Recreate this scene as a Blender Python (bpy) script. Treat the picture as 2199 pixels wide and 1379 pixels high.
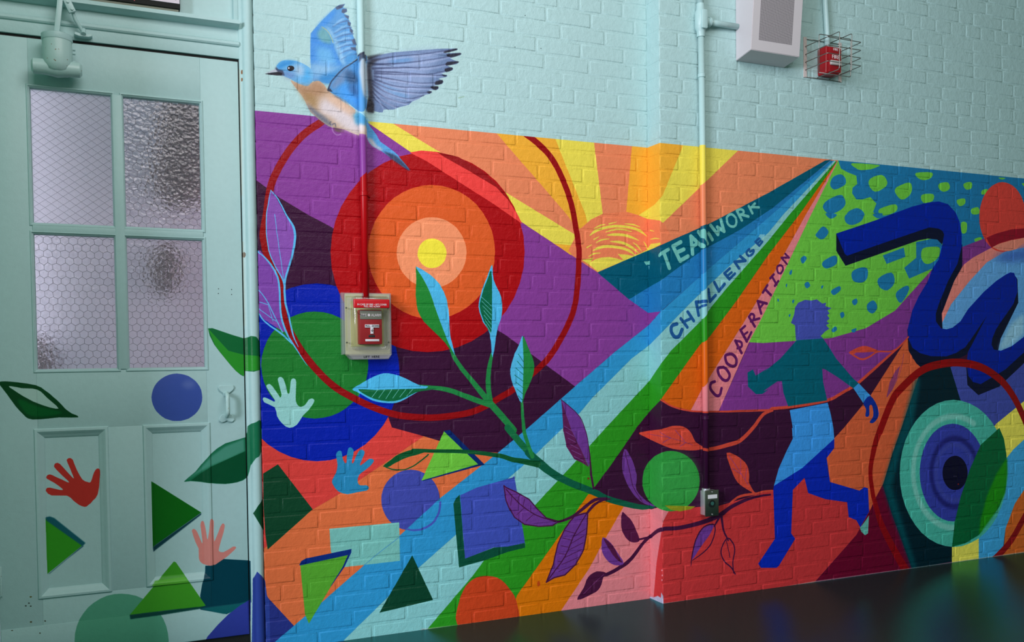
import bpy, bmesh, math, random
import numpy as np
from mathutils import Vector, Matrix

random.seed(7); rng = np.random.default_rng(7)
scn = bpy.context.scene
C = scn.collection
for o in list(bpy.data.objects): bpy.data.objects.remove(o)

# ------------------------------------------------------------------ camera
cd = bpy.data.cameras.new('camera'); cam = bpy.data.objects.new('camera', cd); C.objects.link(cam)
rt, up, fw = Vector((0.91396151,-0.40563169,-0.011717)), Vector((0.02324756,0.02351093,0.99945324)), Vector((0.40513443,0.91373419,-0.03091803))
m = Matrix((rt, up, -fw)).transposed().to_4x4(); m.translation = Vector((0,-3.45,1.08192)); cam.matrix_world = m
cd.sensor_width = 36; cd.lens = 32.3477; cd.shift_y = 135.228/2199; cd.clip_start = .05
scn.camera = cam

# ------------------------------------------------------------------ world, lights, exposure
wd = bpy.data.worlds.new('world'); scn.world = wd; wd.use_nodes = True
wd.node_tree.nodes['Background'].inputs[0].default_value = (.72,1,.80,1)
wd.node_tree.nodes['Background'].inputs[1].default_value = .16
def area(name, loc, aim, sx, sy, power, col, spread=180):
    l = bpy.data.lights.new(name,'AREA'); l.shape='RECTANGLE'; l.size=sx; l.size_y=sy; l.energy=power; l.color=col; l.spread=math.radians(spread)
    o = bpy.data.objects.new(name,l); C.objects.link(o); o.location=loc
    o.rotation_euler=(Vector(aim)-Vector(loc)).to_track_quat('-Z','Y').to_euler(); return o
area('window_light_left', (-4.6,-4.1,2.4), (1.9,0,1.5), 2.2, 1.8, 500, (.85,.865,.99))
area('window_light_front', (.85,-3.0,3.6), (0.9,0,1.7), 2.8, 1.3, 76, (1,.955,.965))
area('corridor_light', (-1.25,.30,1.5), (.1,.52,1.5), .3, 2.2, 17, (1,.97,1))
area('corridor_light', (1.45,.30,1.5), (.1,.52,1.5), .3, 2.2, 17, (1,.97,1))
vs = scn.view_settings
vs.view_transform='Standard'; vs.look='None'; vs.gamma=1; vs.use_curve_mapping=False; vs.exposure=-.07

# ------------------------------------------------------------------ mural picture (flat paint on the walls, in wall millimetres)
MURAL = """p 58 18 52 0 1 1|515,2048 2218,2092 2294,2074 2272,-51 2190,-79 472,-104
p 58 18 52 0 1 1|2165,2094 2237,2081 2308,2068 4910,2139 4937,-381 2291,-68 2209,-87 2147,-87
p 0 88 112 0 1 1|1905,1451 2169,1538 2179,1542 2189,1545 2204,1546 2219,1547 2234,1522 2249,1497 2264,1472 2279,1448 2291,1424 2300,1401 2290,1394 2277,1387 2261,1381 2246,1375 2230,1369 2214,1363 2198,1357 2185,1352 2175,1346 2165,1340 2088,1295 1950,1383
p 34 122 182 0 1 1|2076,1305 2165,1360 2175,1366 2185,1372 2198,1377 2214,1380 2230,1384 2246,1387 2261,1390 2277,1393 2290,1396 2300,1401 2292,1241 2280,1240 2264,1240 2249,1239 2233,1239 2217,1239 2201,1238 2186,1237 2177,1243 2167,1248 2064,1305
p 134 60 146 0 1 1|511,2048 942,1978 1112,1877 1560,1641 1935,1432 2088,1321 2167,1275 2177,1270 2187,1264 2202,1264 2218,1264 2235,1264 2251,1264 2267,1264 2283,1263 2268,1254 2252,1245 2237,1236 2221,1227 2206,1218 2190,1209 2180,1202 2170,1195 2023,1096 1822,948 1623,1084 1512,1161 792,1574 705,1616 604,1672 560,1704 520,1732 502,1740
p 232 132 90 0 1 1|925,2033 2196,2070 2288,2046 3274,2077 3273,1977 2863,1804 2541,1651 2304,1554 2295,1550 2285,1546 2269,1544 2253,1542 2237,1540 2221,1538 2205,1536 2189,1534 2179,1530 2170,1527 1935,1432 1560,1641 1112,1877 938,1978
p 234 216 80 0 1 1|939,2034 1015,1997 1046,1979 1673,1666 1840,1583 1830,1531 1730,1547 1560,1641 1112,1877 938,1978
p 240 172 52 0 1 1|1730,1547 1830,1541 1808,1501
p 240 172 52 0 1 1|1437,2018 1718,2030 1735,1997 1881,1673 1907,1629 1840,1612 1790,1672
p 234 216 80 0 1 1|1718,2030 1916,2032 1922,1999 1964,1681 1975,1666 1889,1634 1881,1673
p 240 172 52 0 1 1|2118,2049 2174,2054 2184,2055 2195,2054 2210,2051 2225,2048 2240,2044 2254,2041 2269,2038 2283,2034 2294,2035 2303,2035 2436,2047 2419,1994 2308,1778 2298,1758 2288,1748 2272,1740 2256,1733 2239,1725 2225,1715 2210,1706 2194,1696 2183,1684 2173,1671 2080,1695
p 234 216 80 0 1 1|2436,2047 2765,2055 2709,1993 2345,1681 2300,1643 2290,1645 2276,1648 2260,1652 2245,1656 2229,1660 2213,1664 2197,1668 2184,1670 2173,1671 2143,1686 2172,1704 2182,1710 2193,1716 2209,1719 2224,1722 2239,1725 2256,1733 2272,1740 2288,1748 2298,1758 2308,1779
p 238 128 86 0 1 1|1795,1517 1826,1572 1855,1614 1907,1656 1965,1683 2013,1690 2083,1697 2140,1686 2170,1677 2180,1675 2189,1672 2205,1668 2221,1665 2237,1662 2252,1658 2268,1655 2283,1652 2298,1642 2311,1632 2337,1591 2337,1564 2308,1554 2298,1551 2289,1548 2274,1545 2258,1543 2242,1540 2225,1538 2209,1535 2192,1533 2181,1529 2172,1526 1936,1435 1864,1476 1830,1495
p 234 216 80 0 1 1|1862,1483 1906,1492 1919,1496 1903,1475 1929,1489 1955,1496 1993,1500 2030,1495 2054,1489 2062,1491 2035,1514 2084,1513 2108,1508 2133,1517 2150,1522 2170,1531 2180,1535 2186,1542 2192,1549 2201,1555 2210,1561 2228,1560 2246,1559 2264,1558 2282,1558 2289,1550 2274,1547 2258,1544 2242,1541 2225,1538 2209,1536 2192,1533 2181,1529 2172,1526 1936,1435 1897,1463
s 234 216 80 0 1 1|1899,1587,1.3 1903,1590,2.4 1910,1596,3.5 1917,1601,4.7 1925,1606,5.8 1932,1610,5.8 1940,1613,5.8 1948,1616,5.8 1957,1619,5.8 1967,1622,5.8 1979,1625,5.8 1992,1628,5.8 2005,1630,5.8 2017,1632,5.8 2031,1633,5.8 2045,1633,5.8 2058,1633,5.8 2072,1632,5.8 2086,1632,5.8 2100,1630,5.8 2112,1628,5.8 2124,1626,5.8 2134,1623,5.8 2144,1620,5.8 2153,1616,5.8 2162,1611,4.7 2171,1605,3.5 2178,1600,2.4 2183,1596,1.3
s 234 216 80 0 1 1|1919,1572,2.7 1943,1584,1.3
s 234 216 80 0 1 1|1978,1606,1.3 1985,1608,1.8 1995,1611,2.4 2007,1615,2.9 2018,1617,3.4 2028,1619,3.4 2037,1620,3.4 2047,1620,3.4 2058,1620,3.4 2071,1619,2.9 2085,1617,2.4 2098,1615,1.8 2107,1614,1.3
s 234 216 80 0 1 1|1983,1593,1.3 1989,1593,2.4 1998,1594,3.6 2008,1596,4.7 2018,1596,5.8 2027,1597,5.8 2037,1597,5.8 2048,1597,5.8 2058,1597,5.8 2068,1596,5.8 2078,1595,5.8 2088,1593,5.8 2098,1590,5.8 2110,1587,4.7 2123,1583,3.6 2134,1579,2.4 2142,1576,1.3
s 234 216 80 0 1 1|1930,1558,1.3 1934,1561,1.8 1941,1564,2.3 1948,1568,2.9 1956,1571,3.4 1966,1573,2.9 1976,1575,2.3 1986,1576,1.8 1993,1577,1.3
s 234 216 80 0 1 1|1999,1566,1.3 2007,1566,2.4 2019,1566,3.6 2032,1566,4.7 2044,1565,5.8 2054,1564,5.8 2062,1562,5.8 2071,1560,5.8 2079,1557,5.8 2087,1554,5.8 2096,1550,5.8 2104,1546,5.8 2111,1542,5.8 2119,1537,4.7 2127,1531,3.6 2134,1526,2.4 2139,1522,1.3
s 234 216 80 0 1 1|1914,1523,1.3 1918,1526,2.4 1925,1529,3.5 1932,1533,4.7 1940,1536,5.8 1948,1538,5.8 1958,1541,5.8 1967,1543,5.8 1977,1544,5.8 1987,1545,5.8 1998,1545,5.8 2009,1545,5.8 2020,1544,5.8 2031,1543,5.8 2043,1542,5.8 2055,1540,5.8 2065,1538,5.8 2075,1536,5.8 2083,1533,5.8 2091,1531,5.8 2098,1527,5.8 2105,1524,4.7 2112,1519,3.5 2118,1515,2.4 2122,1512,1.3
s 234 216 80 0 1 1|1893,1497,1.3 1897,1500,1.8 1904,1504,2.3 1911,1508,2.9 1919,1511,3.4 1927,1513,2.9 1936,1514,2.3 1945,1515,1.8 1950,1515,1.3
s 234 216 80 0 1 1|1885,1536,2.7 1909,1549,1.3
s 234 216 80 0 1 1|2114,1565,1.3 2118,1563,1.9 2124,1560,2.4 2130,1556,2.9 2136,1552,3.5 2142,1547,2.9 2147,1540,2.4 2152,1534,1.9 2155,1529,1.3
s 234 216 80 0 1 1|2167,1572,1.1 2169,1570,1.6 2171,1566,2.1 2175,1562,2.6 2177,1558,3 2180,1554,2.6 2182,1550,2.1 2184,1545,1.6 2186,1542,1.1
s 234 216 80 0 1 1|1920,1617,1.3 1926,1620,1.8 1934,1625,2.3 1943,1629,2.9 1952,1633,3.4 1959,1635,2.9 1965,1636,2.3 1971,1637,1.8 1975,1638,1.3
s 234 216 80 0 1 1|1994,1641,2.8 2031,1651,1.3
s 234 216 80 0 1 1|2072,1645,1.3 2079,1645,1.8 2090,1645,2.4 2102,1644,2.9 2112,1644,3.5 2122,1642,2.9 2133,1639,2.4 2142,1636,1.8 2148,1635,1.3
s 234 216 80 0 1 1|2206,1581,1.1 2212,1581,1.6 2220,1581,2.1 2230,1581,2.6 2240,1581,3 2250,1580,2.6 2261,1578,2.1 2271,1576,1.6 2278,1575,1.1
s 234 216 80 0 1 1|2206,1620,2.5 2236,1612,1.1
p 220 64 58 0 1 1|474,810 1002,854 1018,808 1147,768 804,562 706,513 515,376 465,381
p 226 110 62 0 1 1|1147,768 1204,749 1351,698 1465,686 1215,514 1078,405 895,271 743,158 630,78 537,195 463,295 465,381 515,376 706,513 804,562
p 4 32 166 0 1 1|1052,1021 1047,967 1034,915 1013,865 985,820 951,781 911,747 867,722 821,704 772,694 723,693 675,700 628,715 585,737 545,766 513,799 484,839 461,884 444,932 435,981 432,1032 437,1083 448,1132 467,1179 492,1222 523,1261 556,1294 596,1321 640,1342 687,1355 735,1360 784,1357 832,1345 878,1326 920,1299 959,1264 991,1224 1018,1178 1037,1128 1048,1075
p 32 122 46 0 1 1|928,1052 925,1020 917,989 903,959 886,932 864,909 839,889 811,873 782,862 751,856 719,854 688,858 658,866 629,879 603,897 581,918 561,942 546,968 535,997 529,1027 527,1058 530,1089 538,1118 550,1147 566,1173 586,1196 610,1217 636,1233 665,1245 695,1253 726,1255 758,1253 789,1246 818,1234 845,1218 869,1197 890,1173 907,1145 919,1115 926,1084
p 170 8 16 0 1 1|1594,1507 1588,1442 1571,1379 1544,1319 1508,1264 1463,1215 1412,1174 1355,1141 1294,1117 1231,1103 1168,1099 1106,1104 1046,1119 990,1143 939,1174 894,1213 857,1258 827,1309 806,1363 793,1420 790,1479 796,1538 810,1595 833,1651 865,1703 904,1751 949,1792 1001,1827 1058,1855 1118,1873 1180,1883 1243,1883 1305,1873 1365,1854 1421,1825 1471,1788 1514,1742 1549,1690 1574,1632 1590,1571
p 240 66 62 0 1 1|1107,1876 1154,1887 1222,1887 1256,1868 1358,1820 1471,1764 1524,1715 1565,1657 1585,1620 1564,1634 1458,1696 1177,1846
p 150 16 22 0 1 1|1218,1887 1309,1874 1409,1827 1493,1758 1524,1715 1471,1764 1358,1820 1252,1868
p 222 92 38 0 1 1|1462,1503 1458,1460 1447,1419 1430,1379 1407,1342 1378,1310 1345,1282 1308,1260 1269,1243 1228,1233 1186,1230 1145,1233 1106,1242 1069,1258 1035,1279 1005,1305 980,1335 960,1369 945,1406 937,1445 934,1485 938,1525 948,1564 963,1602 985,1637 1011,1669 1041,1697 1076,1720 1114,1738 1153,1750 1194,1756 1236,1755 1276,1748 1315,1735 1351,1715 1384,1690 1411,1659 1433,1624 1450,1586 1459,1545
p 246 148 102 0 1 1|1338,1496 1336,1474 1330,1452 1321,1431 1308,1412 1293,1395 1275,1380 1255,1368 1233,1359 1211,1354 1188,1352 1166,1353 1144,1358 1123,1366 1104,1376 1088,1390 1073,1406 1062,1424 1054,1444 1049,1464 1048,1486 1050,1507 1055,1528 1064,1548 1076,1567 1091,1584 1108,1599 1127,1611 1148,1620 1170,1627 1193,1629 1215,1629 1237,1625 1259,1618 1278,1607 1296,1594 1310,1577 1322,1559 1331,1539 1336,1518
p 246 228 64 0 1 1|1253,1490 1252,1481 1249,1472 1246,1463 1241,1455 1234,1448 1227,1442 1219,1437 1210,1433 1201,1431 1191,1430 1182,1430 1173,1432 1164,1435 1157,1440 1150,1445 1144,1452 1139,1460 1135,1468 1133,1477 1133,1486 1134,1495 1136,1504 1140,1513 1145,1521 1151,1528 1158,1534 1166,1539 1175,1543 1184,1545 1193,1546 1203,1546 1212,1544 1220,1541 1228,1537 1236,1531 1242,1524 1246,1517 1250,1508 1252,1499
s 148 10 16 0 1 1|764,1962,13 751,1952,13 732,1939,13 712,1923,13 694,1907,13 678,1890,13 663,1872,13 648,1853,13 635,1834,13 624,1816,13 613,1798,13 603,1780,13 595,1763,13 587,1747,13 581,1732,13 576,1717,13 571,1699,13 567,1678,13 563,1654,13 560,1630,13 557,1609,13 553,1590,13 549,1572,13 546,1555,13 544,1540,13 543,1528,13 544,1517,13 546,1506,13 548,1495,13 550,1483,13 553,1470,13 557,1457,13 561,1445,13 566,1433,13 571,1422,13 577,1411,13 582,1400,13 587,1389,13 592,1379,13 597,1367,13 601,1355,13 604,1341,13 605,1325,13 607,1309,13 608,1292,13 609,1276,13 610,1259,13 611,1242,13 615,1224,13 623,1203,13 632,1182,13 644,1160,13 656,1138,13 670,1115,13 685,1093,13 702,1071,13 718,1050,13 735,1031,13 752,1012,13 769,995,13 787,979,13 805,965,13 824,952,13 843,941,13 864,929,13 885,918,13 908,906,13 931,895,13 954,885,13 976,876,13 998,868,13 1021,861,13 1047,854,13 1076,849,13 1108,845,13 1141,842,13 1174,840,13 1207,840,13 1242,842,13 1275,845,13 1305,848,13 1330,852,13 1351,856,13 1371,862,13 1393,870,13 1417,881,13 1444,894,13 1469,907,13 1489,918,13 1503,924,13 1513,929,13 1521,933,13 1530,939,13 1540,945,13 1550,953,13 1561,961,13 1573,970,13 1587,980,13 1604,991,13 1620,1004,13 1637,1016,13 1654,1029,13 1670,1043,13 1687,1057,13 1702,1074,13 1718,1093,13 1733,1113,13 1747,1135,13 1762,1158,13 1776,1181,13 1790,1206,13 1803,1231,13 1814,1256,13 1822,1281,13 1829,1307,13 1833,1334,13 1837,1361,13 1841,1391,13 1843,1422,13 1845,1453,13 1846,1479,13 1847,1498,13 1847,1513,13 1847,1527,13 1845,1544,13 1842,1567,13 1838,1593,13 1833,1619,13 1829,1641,13 1826,1658,13 1824,1672,13 1821,1685,13 1817,1699,13 1813,1716,13 1807,1733,13 1801,1751,13 1794,1769,13 1785,1789,13 1776,1811,13 1765,1831,13 1755,1851,13 1745,1868,13 1735,1883,13 1724,1898,13 1712,1912,13 1699,1925,13 1684,1937,13 1670,1948,13 1656,1958,13 1641,1968,13 1627,1977,13 1614,1984,13 1605,1989,13
p 40 50 130 0 1 1|464,316 537,195 642,63 609,-13 457,-32
p 66 74 166 0 1 1|1211,511 1209,492 1204,474 1196,457 1186,441 1173,428 1159,417 1142,409 1125,403 1106,400 1087,400 1068,403 1050,409 1033,418 1018,429 1004,442 992,457 983,474 976,492 972,510 971,528 972,547 977,564 984,581 994,596 1006,609 1021,620 1037,629 1054,635 1072,638 1091,639 1110,636 1128,631 1146,622 1162,611 1176,598 1188,583 1198,566 1205,548 1209,530
p 0 88 112 0 1 1|1935,1432 2170,1527 2179,1530 2189,1534 2205,1536 2222,1538 2238,1540 2254,1542 2270,1544 2286,1546 2296,1550 2305,1554 2541,1651 2863,1804 3194,1974 3231,1981 2886,1737 2784,1677 2707,1632 2501,1533 2303,1407 2294,1401 2283,1395 2267,1391 2251,1387 2235,1384 2219,1380 2203,1376 2188,1372 2178,1366 2168,1361 2100,1324
p 34 122 182 0 1 1|2100,1324 2168,1361 2178,1366 2188,1372 2203,1376 2219,1380 2235,1384 2251,1387 2267,1391 2283,1395 2294,1401 2303,1407 2501,1533 2707,1632 2886,1737 3225,1976 3245,1977 2884,1709 2493,1422 2304,1278 2294,1271 2283,1263 2267,1263 2251,1263 2235,1263 2218,1262 2202,1262 2187,1262 2177,1268 2167,1274 2088,1321
p 46 148 202 0 1 1|3245,1979 2884,1709 2493,1422 2303,1276 2294,1269 2283,1261 2268,1253 2252,1244 2237,1235 2221,1227 2206,1218 2190,1209 2180,1202 2170,1195 2023,1096 1822,948 1598,780 1465,686 1215,520 1045,386 895,279 743,165 630,84 507,-5 744,-86 817,4 979,137 1119,250 1272,362 1505,575 1611,651 1764,775 1838,829 1906,898 2102,1063 2170,1106 2179,1113 2189,1119 2205,1127 2220,1135 2236,1144 2251,1152 2267,1160 2282,1168 2293,1176 2303,1185 2416,1283 2522,1371 2655,1475 2862,1624 2950,1713 3251,1976
p 138 200 200 0 1 1|3251,1980 2950,1713 2862,1624 2655,1475 2522,1371 2416,1283 2303,1185 2293,1176 2282,1168 2267,1160 2251,1152 2236,1144 2220,1135 2205,1127 2189,1119 2179,1113 2170,1106 2102,1063 1906,898 1838,829 1764,775 1611,651 1505,575 1272,362 1119,250 979,137 817,4 726,-101 1114,-85 1162,12 1343,188 1397,249 1637,465 1823,630 1974,770 2168,942 2178,951 2188,960 2203,972 2218,985 2234,998 2249,1011 2265,1023 2280,1036 2292,1047 2303,1059 2334,1093 2497,1228 2546,1284 2622,1361 2862,1588 2985,1714 3259,1976
p 44 148 30 0 1 1|3259,1976 2985,1714 2862,1588 2622,1361 2546,1284 2497,1228 2334,1093 2303,1059 2292,1047 2280,1036 2265,1023 2249,1011 2234,998 2218,985 2203,972 2188,960 2178,951 2168,942 1974,770 1823,630 1637,465 1397,249 1343,188 1162,12 1037,-111 1474,-175 1541,89 1722,297 1912,514 1988,598 2075,700 2123,759 2161,799 2171,809 2181,818 2191,828 2206,838 2222,848 2238,857 2253,867 2269,876 2284,885 2294,897 2486,1120 2538,1155 2690,1321 2862,1525 3042,1717 3265,1974
p 222 98 18 0 1 1|3265,1974 3042,1717 2862,1525 2690,1321 2538,1155 2486,1120 2294,899 2284,887 2295,881 2339,856 2435,832 2502,936 2537,977 2861,1397 3080,1719 3268,1972
p 224 116 4 0 1 1|1880,485 1941,484 2084,429 1946,264 1885,169 1749,-1 1711,-52 1486,-61 1541,89 1722,297
p 234 132 138 0 1 1|3268,1977 3080,1719 2861,1397 2537,977 2502,936 2435,832 2581,819 2756,1136 2835,1245 3124,1721 3276,1977
p 234 132 138 0 1 1|2061,427 2165,403 2175,400 2184,398 2196,397 2211,401 2226,406 2241,410 2256,414 2271,418 2285,423 2297,416 2321,404 2290,358 2274,296 2256,232 2238,168 2224,72 2210,-26 2198,-49 2188,-72 2174,-72 2161,-72 1689,-68 1749,5 1885,169 1946,264
p 206 54 56 0 1 1|2321,404 2474,406 2581,402 2887,453 3102,512 3272,417 3465,345 3480,316 3385,200 3115,-11 3101,-84 2290,-81 2261,-90 2229,-101 2197,-112 2210,-5 2224,82 2238,168 2256,232 2274,296 2290,358
p 132 56 142 0 1 1|2581,819 2761,1140 2831,1129 3011,1139 3233,1151 3444,1197 3633,1284 3891,1507 3988,1439 3750,1159 3716,1143 3385,926 3204,849 2982,826 2830,818
p 222 98 58 0 1 1|3716,1148 3750,1044 3845,983 3798,905 3686,701 3615,576 3558,429 3510,369 3474,310 3432,374 3272,408 3187,481 3158,570 3246,671 3307,719 3474,868 3633,1052
p 110 2 42 0 1 1|3558,438 3678,151 3753,-13 3753,-115 3046,-99 3135,2 3385,200 3474,315 3510,373
p 112 200 68 0 1 1|3271,1977 3111,1721 2832,1251 2751,1129 2831,1125 3011,1134 3233,1147 3444,1193 3633,1279 3885,1490 4003,1580 3970,1811 3565,1968 3359,1975 3359,2019 3271,2012
p 30 122 172 0 1 1|3271,2012 3276,1975 3290,1944 3333,1929 3385,1917 3391,1878 3362,1859 3359,1832 3385,1805 3423,1807 3473,1821 3512,1793 3491,1751 3566,1695 3749,1685 4003,1615 4095,1600 4255,1656 4913,1838 4910,2164
p 30 122 172 0 1 1|3772,1618 3925,1647 3949,1609 3931,1546 3894,1495 3726,1437 3693,1489 3736,1517 3773,1541
p 112 200 68 0 1 1|3357,1974 3404,1977 3472,1978 3523,1978 3536,1975 3529,1972 3518,1968 3507,1963 3491,1958 3474,1953 3454,1950 3433,1947 3415,1945 3403,1946 3394,1947 3386,1951 3369,1958 3352,1967
p 112 200 68 0 1 1|3474,1909 3493,1919 3520,1928 3543,1932 3559,1928 3570,1919 3578,1908 3582,1899 3581,1889 3573,1878 3553,1866 3527,1853 3503,1848 3486,1854 3472,1866 3464,1879 3461,1889 3464,1899
p 112 200 68 0 1 1|3643,1879 3668,1890 3700,1902 3725,1907 3738,1902 3743,1890 3744,1878 3742,1866 3735,1853 3725,1842 3710,1832 3692,1823 3674,1821 3658,1827 3643,1840 3633,1852 3630,1861 3633,1870
p 112 200 68 0 1 1|3772,1957 3802,1962 3845,1966 3876,1966 3885,1960 3881,1949 3871,1939 3857,1932 3837,1927 3819,1924 3803,1926 3788,1931 3777,1937 3768,1943 3764,1951
p 112 200 68 0 1 1|3930,1916 3947,1921 3971,1925 3989,1924 3998,1916 4002,1904 4000,1894 3989,1885 3972,1878 3957,1876 3944,1878 3932,1885 3924,1893 3921,1901 3923,1909
p 112 200 68 0 1 1|3808,1851 3831,1858 3864,1861 3887,1860 3894,1850 3891,1836 3882,1825 3863,1818 3838,1813 3819,1814 3808,1824 3803,1839
p 112 200 68 0 1 1|3533,1768 3562,1779 3603,1791 3633,1796 3646,1790 3649,1778 3644,1766 3628,1756 3605,1747 3583,1741 3564,1738 3546,1739 3533,1742 3526,1749 3524,1758
p 112 200 68 0 1 1|4103,1927 4118,1933 4138,1937 4153,1937 4159,1929 4159,1917 4155,1907 4146,1901 4132,1897 4120,1896 4110,1899 4103,1905 4098,1911 4096,1917 4097,1923
p 112 200 68 0 1 1|4049,1838 4063,1845 4086,1850 4104,1851 4111,1845 4112,1835 4109,1826 4099,1818 4084,1812 4071,1810 4059,1817 4050,1828
p 112 200 68 0 1 1|4231,1900 4244,1905 4261,1909 4271,1908 4270,1901 4263,1890 4254,1882 4244,1879 4233,1878 4226,1880 4224,1886 4226,1894
p 112 200 68 0 1 1|4154,1801 4168,1807 4188,1812 4204,1812 4211,1803 4213,1790 4210,1780 4195,1775 4175,1773 4159,1775 4152,1782 4150,1792
p 112 200 68 0 1 1|4350,1973 4365,1974 4388,1975 4402,1974 4399,1971 4388,1967 4377,1964 4365,1966 4353,1970
p 112 200 68 0 1 1|4524,1953 4531,1956 4545,1957 4555,1955 4558,1948 4558,1939 4555,1934 4545,1938 4531,1947
p 112 200 68 0 1 1|4082,1728 4093,1734 4109,1734 4121,1729 4124,1716 4123,1697 4119,1682 4109,1675 4096,1673 4086,1677 4081,1691 4079,1712
p 112 200 68 0 1 1|4177,1649 4189,1654 4207,1659 4221,1660 4228,1658 4230,1653 4227,1647 4216,1642 4201,1636 4188,1634 4180,1637 4175,1643
p 112 200 68 0 1 1|3814,1585 3828,1592 3847,1596 3867,1598 3890,1600 3914,1601 3931,1597 3936,1585 3934,1569 3928,1554 3916,1542 3900,1530 3883,1522 3867,1515 3850,1512 3836,1513 3823,1519 3813,1530 3807,1542 3805,1557 3807,1572
p 30 122 172 0 1 1|3242,1901 3257,1909 3274,1915 3290,1917 3302,1914 3312,1907 3318,1899 3321,1889 3321,1879 3314,1869 3296,1859 3272,1848 3252,1843 3238,1846 3228,1854 3224,1863 3225,1875 3232,1889
p 30 122 172 0 1 1|3252,1811 3269,1817 3286,1820 3299,1819 3309,1809 3317,1795 3318,1782 3314,1771 3304,1761 3290,1751 3269,1741 3245,1731 3223,1727 3206,1731 3190,1742 3181,1753 3180,1762 3185,1772 3195,1782 3211,1793 3232,1803
p 30 122 172 0 1 1|3333,1742 3347,1751 3367,1759 3386,1764 3401,1763 3415,1758 3425,1752 3433,1744 3437,1734 3429,1725 3401,1720 3361,1716 3333,1717 3324,1723 3325,1733
p 30 122 172 0 1 1|3195,1729 3213,1731 3241,1731 3261,1730 3265,1726 3261,1720 3254,1715 3245,1710 3234,1707 3223,1706 3210,1712 3198,1722
p 30 122 172 0 1 1|3318,1728 3337,1737 3362,1745 3386,1750 3404,1748 3420,1741 3429,1733 3431,1724 3425,1713 3415,1703 3398,1694 3376,1686 3357,1682 3341,1683 3327,1688 3318,1695 3313,1705 3312,1717
p 30 122 172 0 1 1|3488,1740 3506,1745 3535,1748 3553,1747 3550,1739 3537,1728 3523,1721 3508,1725 3493,1733
p 30 122 172 0 1 1|3144,1636 3154,1647 3168,1661 3181,1668 3194,1665 3207,1656 3214,1646 3212,1636 3204,1625 3195,1617 3187,1611 3177,1608 3167,1607 3156,1610 3145,1616 3137,1621 3136,1626 3138,1630
p 30 122 172 0 1 1|3047,1511 3051,1518 3060,1524 3067,1528 3074,1526 3081,1522 3084,1515 3079,1507 3069,1496 3061,1491 3054,1494 3049,1503
p 30 122 172 0 1 1|3186,1508 3207,1519 3235,1531 3256,1535 3266,1527 3268,1510 3263,1496 3247,1485 3224,1477 3204,1472 3191,1474 3182,1479 3176,1486 3174,1492 3177,1500
p 30 122 172 0 1 1|2984,1452 2988,1456 2993,1460 2997,1461 2998,1456 2997,1448 2995,1441 2992,1438 2987,1437 2984,1438 2982,1441 2982,1447
p 30 122 172 0 1 1|2961,1391 2963,1394 2967,1396 2970,1396 2969,1391 2967,1383 2965,1379 2963,1381 2961,1386
p 30 122 172 0 1 1|3070,1397 3074,1402 3083,1407 3091,1408 3097,1404 3102,1397 3104,1390 3099,1384 3091,1379 3083,1377 3077,1381 3071,1390
p 30 122 172 0 1 1|3169,1388 3173,1391 3180,1393 3184,1393 3182,1388 3178,1380 3174,1376 3171,1378 3169,1383
p 30 122 172 0 1 1|3232,1371 3246,1379 3265,1387 3280,1392 3287,1388 3289,1380 3286,1372 3277,1364 3263,1355 3251,1349 3243,1349 3237,1352 3232,1356 3229,1361 3228,1365
p 30 122 172 0 1 1|3357,1458 3368,1468 3387,1476 3405,1481 3423,1484 3441,1484 3454,1479 3459,1466 3458,1449 3454,1434 3446,1424 3434,1416 3420,1411 3402,1410 3382,1412 3366,1418 3358,1429 3354,1444
p 30 122 172 0 1 1|3523,1432 3547,1447 3581,1460 3609,1464 3623,1454 3630,1434 3629,1416 3619,1400 3601,1386 3584,1377 3566,1377 3547,1383 3533,1391 3524,1403 3518,1418
p 30 122 172 0 1 1|3553,1545 3690,1588 3700,1543 3578,1505
p 30 122 172 0 1 1|3644,1371 3662,1383 3686,1395 3706,1402 3718,1402 3726,1395 3726,1384 3714,1362 3693,1335 3675,1318 3661,1319 3650,1329 3642,1341 3638,1350 3638,1360
p 30 122 172 0 1 1|2912,1326 2915,1327 2919,1325 2922,1323 2921,1319 2919,1314 2916,1312 2914,1315 2912,1322
p 30 122 172 0 1 1|2997,1317 3000,1321 3006,1324 3010,1324 3010,1319 3007,1311 3004,1306 3001,1307 2998,1312
p 30 122 172 0 1 1|3358,1322 3365,1328 3377,1333 3386,1335 3390,1330 3393,1322 3392,1315 3387,1309 3379,1303 3371,1302 3365,1306 3359,1314
p 30 122 172 0 1 1|3454,1308 3465,1317 3480,1325 3494,1327 3505,1320 3515,1307 3518,1294 3513,1282 3501,1270 3489,1264 3477,1265 3465,1271 3456,1278 3452,1287 3451,1298
p 30 122 172 0 1 1|3284,1262 3289,1267 3297,1270 3304,1270 3308,1265 3311,1258 3311,1251 3306,1246 3299,1241 3292,1240 3288,1246 3285,1255
p 30 122 172 0 1 1|2977,1253 2980,1255 2985,1258 2988,1258 2988,1253 2985,1247 2983,1243 2980,1244 2977,1249
p 30 122 172 0 1 1|3232,1185 3238,1192 3248,1199 3256,1202 3261,1199 3265,1192 3265,1185 3259,1180 3250,1175 3242,1173 3236,1175 3232,1180
p 30 122 172 0 1 1|3355,1185 3364,1189 3377,1192 3386,1193 3386,1188 3383,1181 3378,1175 3373,1173 3366,1172 3361,1173 3357,1176 3354,1181
p 132 56 136 0 1 1|4077,1602 4222,1647 4267,1661 4404,1707 4544,1737 4689,1752 4690,1686 4544,1672 4451,1656 4301,1610 4166,1554 4078,1500
p 238 136 124 0 1 1|4100,1516 4166,1554 4301,1610 4451,1656 4544,1672 4690,1686 4690,1612 4544,1619 4405,1594 4267,1533 4144,1435 4013,1315 3948,1217 3937,1329 4034,1432
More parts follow.
